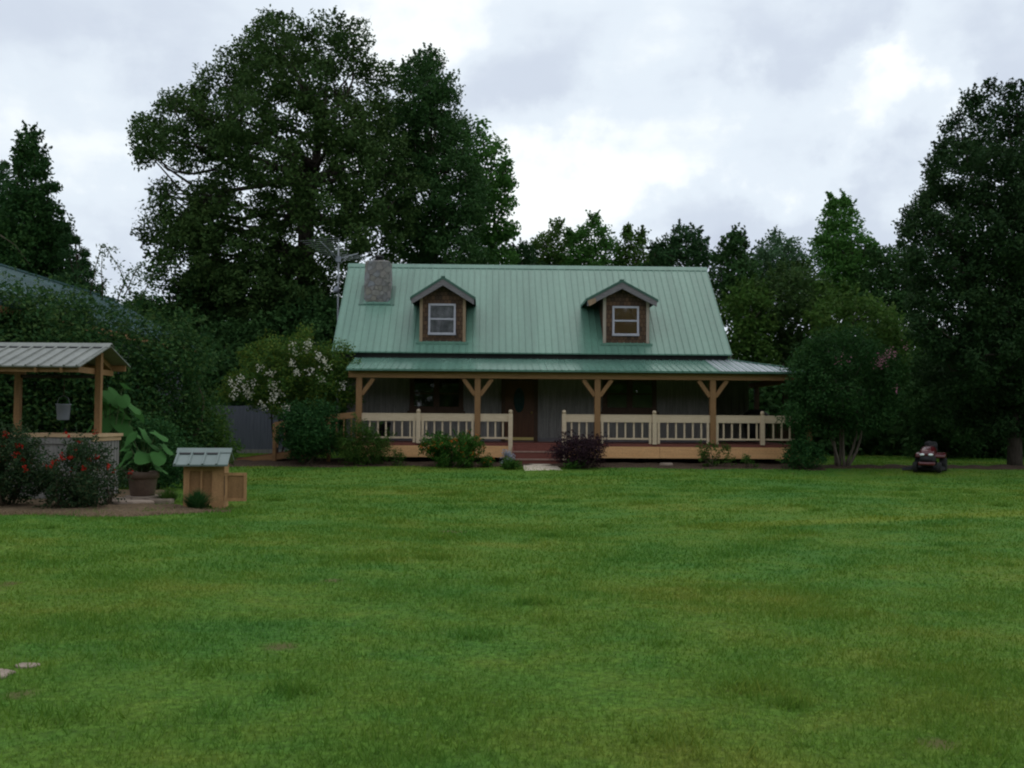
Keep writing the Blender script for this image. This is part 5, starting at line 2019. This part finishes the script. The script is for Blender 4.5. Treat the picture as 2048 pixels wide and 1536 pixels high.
def myrtle(name, label, px, Y, base_pxs, crown, mat, seed, flower=None, fl_at=(), bark='palebark', leaf=(.11, .06), twigs=110, per=20, trunk=.05, low=1.0):
    """several slim trunks fanning up into a loose crown"""
    r = np.random.default_rng(seed)
    x = gx(px, Y)
    root = thing(name, label, 'tree', (x, Y, gzf(x, Y)))
    o = np.array(root.location)
    B = []
    for cx, cy, cr in crown:
        cy = 860 - (860 - cy) * low
        for s in (-1, 1):
            dv = s * r.uniform(.15, 1.0) * 1.3
            w = at(cx, cy, Y + dv)
            B.append((w.x - o[0], w.y - o[1], w.z - o[2], cr / F_PX * Y))
    leaves('crown', blob_points(B, r, twigs, per, .13, (.35, 1.03)), leaf[0], leaf[1], mat, root, r)
    for i, (b0, b1) in enumerate(base_pxs):
        a = at(b0, 930, Y)
        e = at(b1, 800, Y)
        m = MB()
        p0 = Vector((a.x - o[0], r.normal(0, .12), -.05))
        p1 = Vector((e.x - o[0], r.normal(0, .35), e.z - o[2]))
        limb(m, p0, p1, trunk, trunk * .7, r, 7, 6, .04)
        q = Vector(B[i * 3 % len(B)][:3])
        limb(m, p1, q, trunk * .6, .008, r, 6, 4, .06)
        for k in range(3):
            q2 = Vector(B[(i * 5 + 7 * k) % len(B)][:3])
            limb(m, p1.lerp(q, .3), q2, trunk * .22, .005, r, 5, 4, .06)
        m.build('trunk', M[bark], root)
    if flower:
        for fm, spots, sz in flower:
            P = []
            for cx, cy, k in spots:
                w = at(cx, cy, Y - 1.5)
                c = np.array((w.x, w.y, w.z)) - o
                P.append(c + r.normal(0, 1, (k, 3)) * np.array([.075, .075, .085]))
            leaves('blossom', np.concatenate(P), sz, sz * .8, M[fm], root, r, 1, .2)


myrtle('crape_myrtle', 'multi-trunked crape myrtle with a few pink blossoms right of the porch', 1688, 32.6, [(1672, 1650), (1680, 1672), (1686, 1690), (1690, 1718), (1676, 1630), (1694, 1740)],
       [(1625, 690, 34), (1650, 665, 28), (1695, 655, 30), (1740, 680, 34), (1775, 715, 34), (1620, 740, 40), (1650, 720, 44), (1705, 725, 44), (1760, 765, 40), (1605, 785, 34), (1640, 780, 42), (1690, 790, 44), (1745, 810, 38),
        (1600, 825, 34), (1650, 830, 34), (1790, 745, 26), (1592, 720, 22), (1700, 840, 30), (1585, 765, 20), (1780, 800, 26), (1610, 855, 28), (1660, 855, 26), (1740, 845, 30), (1580, 830, 26), (1770, 830, 24)],
       M['myrt'], 61, [('pinkflower', [(1757, 722, 40), (1768, 715, 36), (1780, 707, 34), (1760, 730, 20), (1790, 707, 16), (1812, 692, 12), (1792, 780, 14), (1675, 722, 10), (1695, 718, 8)], .05)], low=.9)
wf = []
for q in ((462, 765), (482, 758), (495, 785), (490, 775), (540, 748), (545, 768), (548, 775), (560, 785), (518, 735), (500, 790), (466, 792), (550, 790), (585, 690), (588, 700), (620, 688), (612, 700), (635, 712), (648, 720), (582, 725),
          (655, 735), (595, 745), (470, 780), (505, 768), (622, 745), (573, 815), (545, 800), (527, 812), (643, 760), (685, 770)):
    wf.append((q[0], q[1], 26))
myrtle('white_crape_myrtle', 'crape myrtle covered in creamy white blossoms left of the porch', 560, 34.6, [(556, 540), (560, 590), (553, 560)],
       [(475, 775, 30), (510, 745, 34), (520, 790, 32), (555, 715, 36), (560, 765, 38), (600, 700, 34), (610, 745, 40), (600, 790, 38), (650, 720, 34), (655, 765, 38), (690, 745, 28), (640, 800, 34), (540, 690, 22), (500, 710, 20), (680, 700, 22), (560, 815, 26), (695, 790, 26), (455, 790, 16), (610, 665, 16)],
       M['wmyrt'], 62, [('whiteflower', wf, .075)], bark='bark', trunk=.035)

# overgrown thicket behind the well
T_ = M['thick']
shrub('thicket_shrub', 'overgrown leafy shrub behind the well, cut by the left edge', gx(20, 23.5), 23.5, 2.6, 1.6, 4.95, T_, 81, n=46, br=.85, twigs=28, per=44, spread=.32, leaf=(.12, .06), shell=(.3, 1.2), stems=14, group='overgrown shrubs at the left', bottom=.05, sprigs=190, sprig_len=.75)
shrub('thicket_shrub', 'tall tangled shrub in front of the teal roof with long arching canes', gx(205, 24.6), 24.6, 2.2, 1.5, 4.9, T_, 82, n=40, br=.8, twigs=26, per=44, spread=.32, leaf=(.12, .06), shell=(.3, 1.2), stems=14, group='overgrown shrubs at the left', bottom=.05, sprigs=190, sprig_len=.75)
shrub('thicket_shrub', 'broad shrub leaning down to the right behind the hutch', gx(330, 25.6), 25.6, 1.5, 1.4, 4.5, T_, 83, n=32, br=.68, twigs=32, per=40, spread=.28, leaf=(.12, .06), shell=(.3, 1.2), stems=12, group='overgrown shrubs at the left', bottom=.04, sprigs=150, sprig_len=.7)
shrub('hedge_shrub', 'rounded yellow-green hedge shrub left of the grey fence', gx(405, 27.0), 27.0, 1.0, 1.0, 2.2, M['mid'], 84, n=34, br=.42, twigs=110, per=16, spread=.1, leaf=(.09, .045), stems=8)
shrub('thicket_shrub', 'low dark leafy shrub between the tall plant and the pot', gx(300, 22.6), 22.6, 1.1, .8, 1.7, B_, 85, n=30, br=.4, twigs=110, per=16, spread=.1, leaf=(.09, .045), stems=8, group='overgrown shrubs at the left', bottom=.03)


def canes():
    r = np.random.default_rng(9)
    Y = 24.4
    x0 = gx(215, Y)
    root = [o for o in COL.objects if o.get('label', '').startswith('tall tangled')][0]
    o = np.array(root.location)
    P = []
    for pts in ([(180, 590), (192, 530), (203, 492), (236, 500)], [(205, 590), (203, 540), (205, 500)], [(262, 590), (235, 530), (212, 495)], [(250, 590), (272, 540), (300, 518)], [(205, 600), (203, 580), (212, 555)],
                [(235, 600), (250, 560), (262, 535)], [(0, 470), (30, 490), (60, 530)], [(280, 600), (300, 560), (310, 530)]):
        W = [Vector(at(a, b, Y)) - Vector(o) for a, b in pts]
        MB().tube(W, [.016] + [.010] * (len(W) - 2) + [.006], 5).build('cane', M['twig'], root)
        for i in range(len(W) - 1):
            for t in np.linspace(.35 if i == 0 else 0, 1, 9):
                c = np.array(W[i].lerp(W[i + 1], t))
                P.append(c + r.normal(0, .05, (3 if i else 2, 3)))
    leaves('leaves', np.concatenate(P), .09, .05, T_, root, r)


canes()

# ------------------------------------------------------------------ big trees
OAK = [(545, 78, 46), (580, 62, 36), (664, 62, 40), (705, 78, 36), (640, 100, 42), (590, 110, 50), (490, 120, 48), (450, 165, 44), (530, 160, 60), (610, 165, 62), (695, 150, 60), (748, 150, 40), (775, 205, 32), (372, 200, 44), (345, 205, 24), (425, 225, 50),
       (500, 240, 66), (590, 250, 70), (680, 245, 66), (745, 235, 44), (305, 258, 34), (290, 285, 22), (345, 285, 40), (400, 285, 50), (300, 310, 26), (365, 325, 20), (455, 300, 52), (545, 330, 62), (630, 330, 66), (710, 320, 58), (770, 300, 46),
       (440, 365, 40), (420, 400, 46), (330, 385, 26), (320, 420, 26), (305, 465, 30), (355, 450, 40), (400, 455, 56), (470, 430, 48), (560, 420, 56), (650, 410, 62), (735, 400, 62), (800, 390, 56),
       (325, 500, 32), (385, 520, 60), (460, 510, 66), (545, 500, 64), (680, 480, 60), (760, 470, 62), (330, 550, 34), (420, 580, 66), (500, 580, 70), (590, 570, 66), (660, 560, 56), (372, 620, 50), (560, 640, 60), (640, 640, 50)]
pix_tree('oak_tree', 'huge spreading oak towering behind the chimney end of the cabin', 612, 841, 48, .55, 440, OAK, M['oak'], 101, half=4.6, gaps=.36, twigs=17, per=56, spread=.25, leaf=(.19, .115), limbs=40, shell=(.62, 1.05), sprigs=200, sprig_len=.5)
DARK = [(842, 140, 30), (820, 160, 28), (862, 175, 32), (885, 215, 34), (830, 215, 40), (800, 240, 30), (905, 260, 30), (860, 265, 48), (915, 300, 28), (820, 320, 44), (885, 330, 46), (930, 350, 26), (850, 390, 52), (915, 400, 40), (800, 430, 44), (870, 450, 56), (935, 440, 34), (820, 500, 54), (900, 510, 56), (955, 500, 34), (850, 560, 60), (930, 560, 50), (960, 410, 22), (790, 280, 42), (945, 380, 30), (780, 345, 44), (925, 255, 22), (860, 125, 22), (895, 175, 24), (770, 240, 34)]
pix_tree('dark_tree', 'dense dark tree standing close against the right side of the great oak', 865, 841, 52, .32, 520, DARK, M['hick'], 102, twigs=18, per=56, spread=.26, leaf=(.19, .115), shell=(.6, 1.05), limbs=18, half=3.6, sprigs=120, sprig_len=.5)
SWG = [(960, 258, 20), (945, 280, 24), (978, 300, 26), (950, 330, 30), (990, 350, 24), (1012, 335, 16), (1015, 370, 16), (975, 390, 36), (1008, 410, 22), (955, 440, 34), (1000, 460, 30), (1018, 470, 14), (970, 500, 38), (1005, 520, 26), (940, 540, 36), (985, 560, 34)]
pix_tree('sweetgum_tree', 'bright green tree showing beyond the right edge of the dark tree', 975, 841, 58, .25, 560, SWG, M['maple'], 103, twigs=13, per=30, spread=.28, leaf=(.30, .17), limbs=14)
LEFT = [(62, 272, 17), (60, 295, 24), (75, 320, 22), (45, 315, 17), (58, 345, 30), (82, 345, 14), (50, 385, 27), (68, 400, 30), (30, 385, 22), (100, 375, 14), (60, 440, 47), (95, 425, 24), (110, 440, 22), (20, 430, 40), (85, 480, 52), (35, 500, 57), (118, 480, 24), (100, 530, 52), (50, 560, 64), (130, 540, 32), (0, 500, 52), (145, 580, 32)]
pix_tree('pointed_tree', 'pointed green tree, tallest of the trees at the left edge', 62, 841, 46, .26, 560, LEFT, M['myrt'], 104, twigs=22, per=40, spread=.22, leaf=(.20, .12), limbs=14, sprigs=120, sprig_len=.45)
PINE = [(5, 345, 12), (-10, 370, 30), (8, 395, 14), (-20, 440, 44), (10, 440, 24), (-5, 500, 50), (18, 480, 20), (-30, 560, 60), (20, 560, 40), (10, 330, 6)]
pix_tree('pine_tree', 'dark pine half hidden at the left edge behind the pointed tree', -10, 841, 50, .26, 560, PINE, M['pine'], 105, twigs=20, per=34, spread=.2, leaf=(.34, .06), limbs=10)
PIN2 = [(135, 455, 8), (128, 480, 14), (140, 510, 14), (150, 480, 7), (150, 535, 16), (165, 505, 9), (170, 530, 9), (160, 560, 20), (182, 545, 9), (140, 570, 26), (180, 580, 20), (165, 600, 30), (120, 560, 20), (198, 580, 10), (190, 610, 24)]
pix_tree('pine_tree', 'smaller dark pine right of the pointed tree, sloping down to the sky gap', 150, 841, 44, .2, 600, PIN2, M['pine'], 106, twigs=26, per=34, spread=.16, leaf=(.30, .05), limbs=10, half=1.6)
rb = [(1960, 190, 16), (1985, 185, 14), (1935, 205, 14), (2020, 190, 16), (2045, 200, 20), (1955, 225, 24), (2000, 225, 30), (1920, 250, 22), (1960, 270, 34), (2020, 270, 40), (2070, 250, 44), (1900, 275, 16), (1890, 310, 22), (1930, 320, 36), (1985, 330, 44), (2050, 330, 50), (1870, 345, 18), (1880, 385, 32), (1935, 395, 46), (2000, 400, 50), (2070, 400, 56),
      (1850, 400, 18), (1845, 435, 28), (1815, 430, 14), (1805, 450, 16), (1895, 455, 44), (1960, 470, 52), (2040, 480, 60), (1830, 475, 24), (1850, 520, 38), (1920, 540, 52), (1990, 560, 60), (2070, 570, 60), (1835, 560, 26), (1860, 600, 38), (1930, 620, 54), (2000, 640, 60), (1850, 660, 34), (1900, 690, 46), (1970, 710, 54), (2050, 690, 60),
      (1870, 740, 34), (1930, 760, 46), (2000, 780, 46), (1890, 800, 30), (1950, 820, 30), (2060, 780, 50), (2100, 480, 70), (2110, 330, 50), (2120, 640, 70), (1985, 835, 22), (2090, 830, 30), (2030, 805, 40), (1995, 850, 28), (2062, 852, 28), (2035, 845, 26), (1960, 850, 22), (1925, 830, 22), (2080, 800, 44), (2010, 760, 44), (2045, 770, 44)]
pix_tree('pear_tree', 'large dark dense tree filling the right edge of the photo', 2028, 841, 33.5, .26, 790, rb, M['pear'], 107, half=3.2, twigs=80, per=40, spread=.15, leaf=(.125, .07), limbs=20, shell=(.55, 1.08), sprigs=420, sprig_len=.42)

# the wood behind the cabin
GW = 'trees of the wood behind the cabin'
W = [
    ('maple_tree', 'bright maple with several tips rising above the middle of the roof ridge', 1190, 62, .2, 'maple', .25,
     [(1187, 447, 12), (1165, 465, 14), (1205, 468, 14), (1150, 475, 12), (1180, 490, 24), (1215, 495, 22), (1150, 510, 24), (1190, 530, 30), (1225, 530, 24), (1160, 545, 26)]),
    ('wood_tree', 'loose dark green tree just right of the sky gap above the roof ridge', 1110, 64, .2, 'mid', .25,
     [(1112, 465, 16), (1090, 480, 16), (1075, 490, 12), (1130, 485, 16), (1105, 505, 26), (1075, 525, 22), (1130, 525, 26), (1100, 545, 30)]),
    ('pine_tree', 'small dark pine low above the roof ridge near the oak', 1042, 60, .18, 'pine', .2,
     [(1045, 500, 12), (1030, 510, 12), (1060, 512, 12), (1042, 530, 22), (1020, 545, 20), (1065, 545, 20)]),
    ('wood_tree', 'mid green tree between the bright maple and the round dark pine', 1262, 63, .2, 'mid', .25,
     [(1255, 475, 14), (1280, 478, 10), (1240, 495, 16), (1270, 500, 20), (1250, 525, 26), (1285, 530, 20), (1265, 550, 26)]),
    ('pine_tree', 'round-topped dark pine above the right half of the roof', 1362, 58, .22, 'pine', .2,
     [(1360, 470, 18), (1385, 472, 18), (1340, 485, 16), (1400, 490, 16), (1320, 500, 12), (1370, 500, 28), (1330, 520, 22), (1400, 520, 22), (1365, 545, 32), (1310, 535, 20)]),
    ('wood_tree', 'olive green tree low behind the right dormer', 1320, 70, .2, 'oak', .25,
     [(1310, 510, 18), (1335, 515, 16), (1300, 530, 22), (1330, 540, 26), (1290, 550, 22)]),
    ('wood_tree', 'pointed dark tree just beyond the right end of the roof ridge', 1472, 56, .2, 'hick', .25,
     [(1470, 475, 12), (1480, 490, 14), (1455, 498, 16), (1490, 508, 16), (1470, 520, 28), (1440, 520, 16), (1500, 535, 20), (1465, 560, 36), (1435, 560, 26), (1490, 590, 36), (1455, 620, 40)]),
    ('grey_tree', 'hazy grey-green round tree between the roof and the tall twin-tipped tree', 1560, 74, .22, 'grey', .3,
     [(1552, 480, 16), (1575, 490, 18), (1530, 500, 18), (1555, 515, 28), (1590, 515, 20), (1520, 530, 24), (1605, 535, 18), (1560, 550, 36), (1615, 560, 22), (1525, 565, 30), (1590, 580, 36)]),
    ('tulip_tree', 'tall bright tree with twin tips right of the cabin roof', 1690, 56, .24, 'maple', .3,
     [(1664, 405, 9), (1690, 403, 10), (1662, 425, 14), (1694, 425, 16), (1680, 450, 22), (1705, 450, 16), (1655, 455, 16), (1668, 480, 26), (1705, 480, 26), (1735, 488, 14), (1640, 480, 12), (1650, 505, 26), (1690, 515, 34), (1725, 515, 24), (1670, 545, 34), (1710, 555, 36), (1655, 580, 34), (1740, 570, 28), (1690, 600, 44)]),
    ('wood_tree', 'dark broad tree between the twin-tipped tree and the right edge tree', 1790, 54, .22, 'hick', .25,
     [(1775, 515, 18), (1800, 510, 20), (1750, 520, 16), (1820, 520, 18), (1785, 545, 32), (1750, 560, 26), (1820, 560, 34), (1780, 595, 40), (1740, 600, 30), (1820, 610, 40), (1770, 650, 44)]),
    ('wood_tree', 'bushy olive tree in front of the hazy grey-green one', 1590, 48, .2, 'oak', .25,
     [(1560, 560, 26), (1600, 555, 28), (1640, 580, 26), (1530, 585, 26), (1580, 600, 36), (1625, 620, 36), (1540, 630, 34), (1590, 650, 40), (1650, 650, 30), (1520, 670, 34), (1570, 700, 40), (1640, 700, 40)]),
    ('wood_tree', 'mid green bushy tree beside the right gable of the cabin', 1500, 46, .2, 'mid', .25,
     [(1490, 590, 26), (1520, 600, 22), (1470, 620, 24), (1500, 640, 34), (1530, 650, 26), (1480, 680, 34), (1520, 700, 36), (1500, 740, 40), (1540, 760, 36), (1530, 800, 36), (1500, 830, 30)]),
    ('wood_tree', 'leafy tree behind the pink crape myrtle', 1700, 44, .2, 'mid', .25,
     [(1660, 600, 28), (1700, 610, 30), (1740, 620, 28), (1770, 650, 30), (1650, 640, 34), (1700, 660, 40), (1755, 690, 40), (1800, 690, 34), (1720, 720, 40), (1640, 700, 30), (1780, 740, 40), (1830, 740, 36)]),
]
for i, (nm, lab, px, Y, tr, mt, sp, bl) in enumerate(W):
    pix_tree(nm, lab, px, 841, Y, tr, 640 if Y > 50 else 760, bl, M[mt], 200 + i, twigs=17, per=40, spread=.26, leaf=(.26, .11) if mt == 'pine' else (.22, .13), limbs=10, group=GW, sprigs=60, sprig_len=.6)

# further trees of the same wood, one grown tree per kind and turned copies of it
dome = lambda t: .30 * math.sin(math.pi * min(1, t * .85 + .12)) ** .6
cone = lambda t: .26 * (1 - t) ** .7 * (1 if t > .15 else t / .15)
tall = lambda t: .20 * math.sin(math.pi * min(1, t * .8 + .18)) ** .7
P1 = solid_tree('leafy_tree', 'dark leafy tree behind the left end of the cabin roof', (-12.5, 57, 0), 9.5, dome, M['hick'], 301, twigs=12, per=30, group=GW)
P2 = solid_tree('leafy_tree', 'green leafy tree deep in the wood beyond the rear of the cabin', (8, 84, 0), 11, tall, M['mid'], 302, twigs=12, per=30, group=GW)
P3 = solid_tree('pine_tree', 'far pine at the left behind the outbuilding', (-30, 62, 0), 13, cone, M['pine'], 303, twigs=14, per=30, leaf=(.36, .06), group=GW)
more = [(P1, -17, 47, 1, .75, 'dark low tree left of the oak trunk behind the fence'), (P1, -7.5, 47, 2, .8, 'dark tree beside the antenna mast'), (P1, -15.5, 45, 2.7, .66, 'dark bushy tree between the grey fence and the overgrown shrubs'), (P1, -14.6, 49, 5.2, .95, 'dark full tree filling in below the left side of the great oak'), (P1, -9.6, 45.5, .7, .78, 'dark tree behind the white crape myrtle'), (P1, -12, 44, 4, .62, 'dark bushy tree right behind the grey fence'),
        (P1, -21, 56, 3, .85, 'dark tree beyond the outbuilding roof'), (P1, 23.5, 46, 5, .8, 'dark tree behind the mower'), (P1, 29, 50, 1.5, .95, 'dark tree behind the right edge tree'),
        (P1, 19.8, 41, 2.2, .55, 'dark low bushy tree left of the mower'), (P1, 17.4, 40, .6, .5, 'dark bushy tree behind the trunks of the pink crape myrtle'), (P1, 24.5, 40.5, .9, .42, 'low dark bushy tree right of the mower'), (P1, 29, 41, 1.9, .5, 'dark bushy tree at the far right behind the trunk'),
        (P2, -4, 80, 1, .85, 'far green tree behind the chimney'), (P2, 2.5, 86, 3, .82, 'far green tree above the left half of the roof ridge'), (P2, 14, 82, 4, .8, 'far green tree above the right dormer'),
        (P2, 22, 78, 5, .8, 'far green tree right of the roof ridge'), (P2, 31, 76, .4, .9, 'far green tree beyond the hazy one'), (P2, 38, 74, 2, .95, 'far green tree behind the twin-tipped tree'),
        (P2, 13.8, 45, 2.6, .42, 'low green tree seen through the side porch')]
for src, x, y, rz, s, lab in more:
    copy_tree(src, (x, y), rz, (s * 1.05, s), lab)


def wood_mass(name, label, strips, mat, seed, leaf):
    r = np.random.default_rng(seed)
    P = []
    for x0, x1, y0, y1, h, n, sp in strips:
        k = n
        x = r.uniform(x0, x1, k)
        y = r.uniform(y0, y1, k)
        z = gz(x, y) + h * r.uniform(.02, 1, k) * (.8 + .2 * np.sin(.7 * x + y))
        c = np.stack([x, y, z], -1)
        P.append(np.repeat(c, 14, 0) + r.normal(0, 1, (k * 14, 3)) * sp)
    o = leaves(name, np.concatenate(P), leaf[0], leaf[1], mat, None, r)
    return tag(o, label, 'undergrowth', None, 'stuff')


wood_mass('undergrowth', 'dark undergrowth closing the foot of the wood', [(-40, -6, 43, 52, 3.2, 3000, .35), (8.5, 45, 42, 52, 3.4, 3400, .35), (-8, 12, 50, 60, 3.0, 1000, .4), (-60, 70, 62, 80, 5.5, 4200, .5), (-14, -9, 41.5, 44, 4.2, 500, .3)], M['hick'], 401, (.34, .2))
wood_mass('far_wood', 'far wood closing the horizon behind the trees', [(-110, 110, 90, 104, 8.0, 6500, .9)], M['mid'], 402, (.8, .5))
wood_mass('wood_behind', 'wood standing on the other side of the lawn', [(-60, 60, -40, -30, 17, 4600, .9)], M['mid'], 403, (1.0, .6))
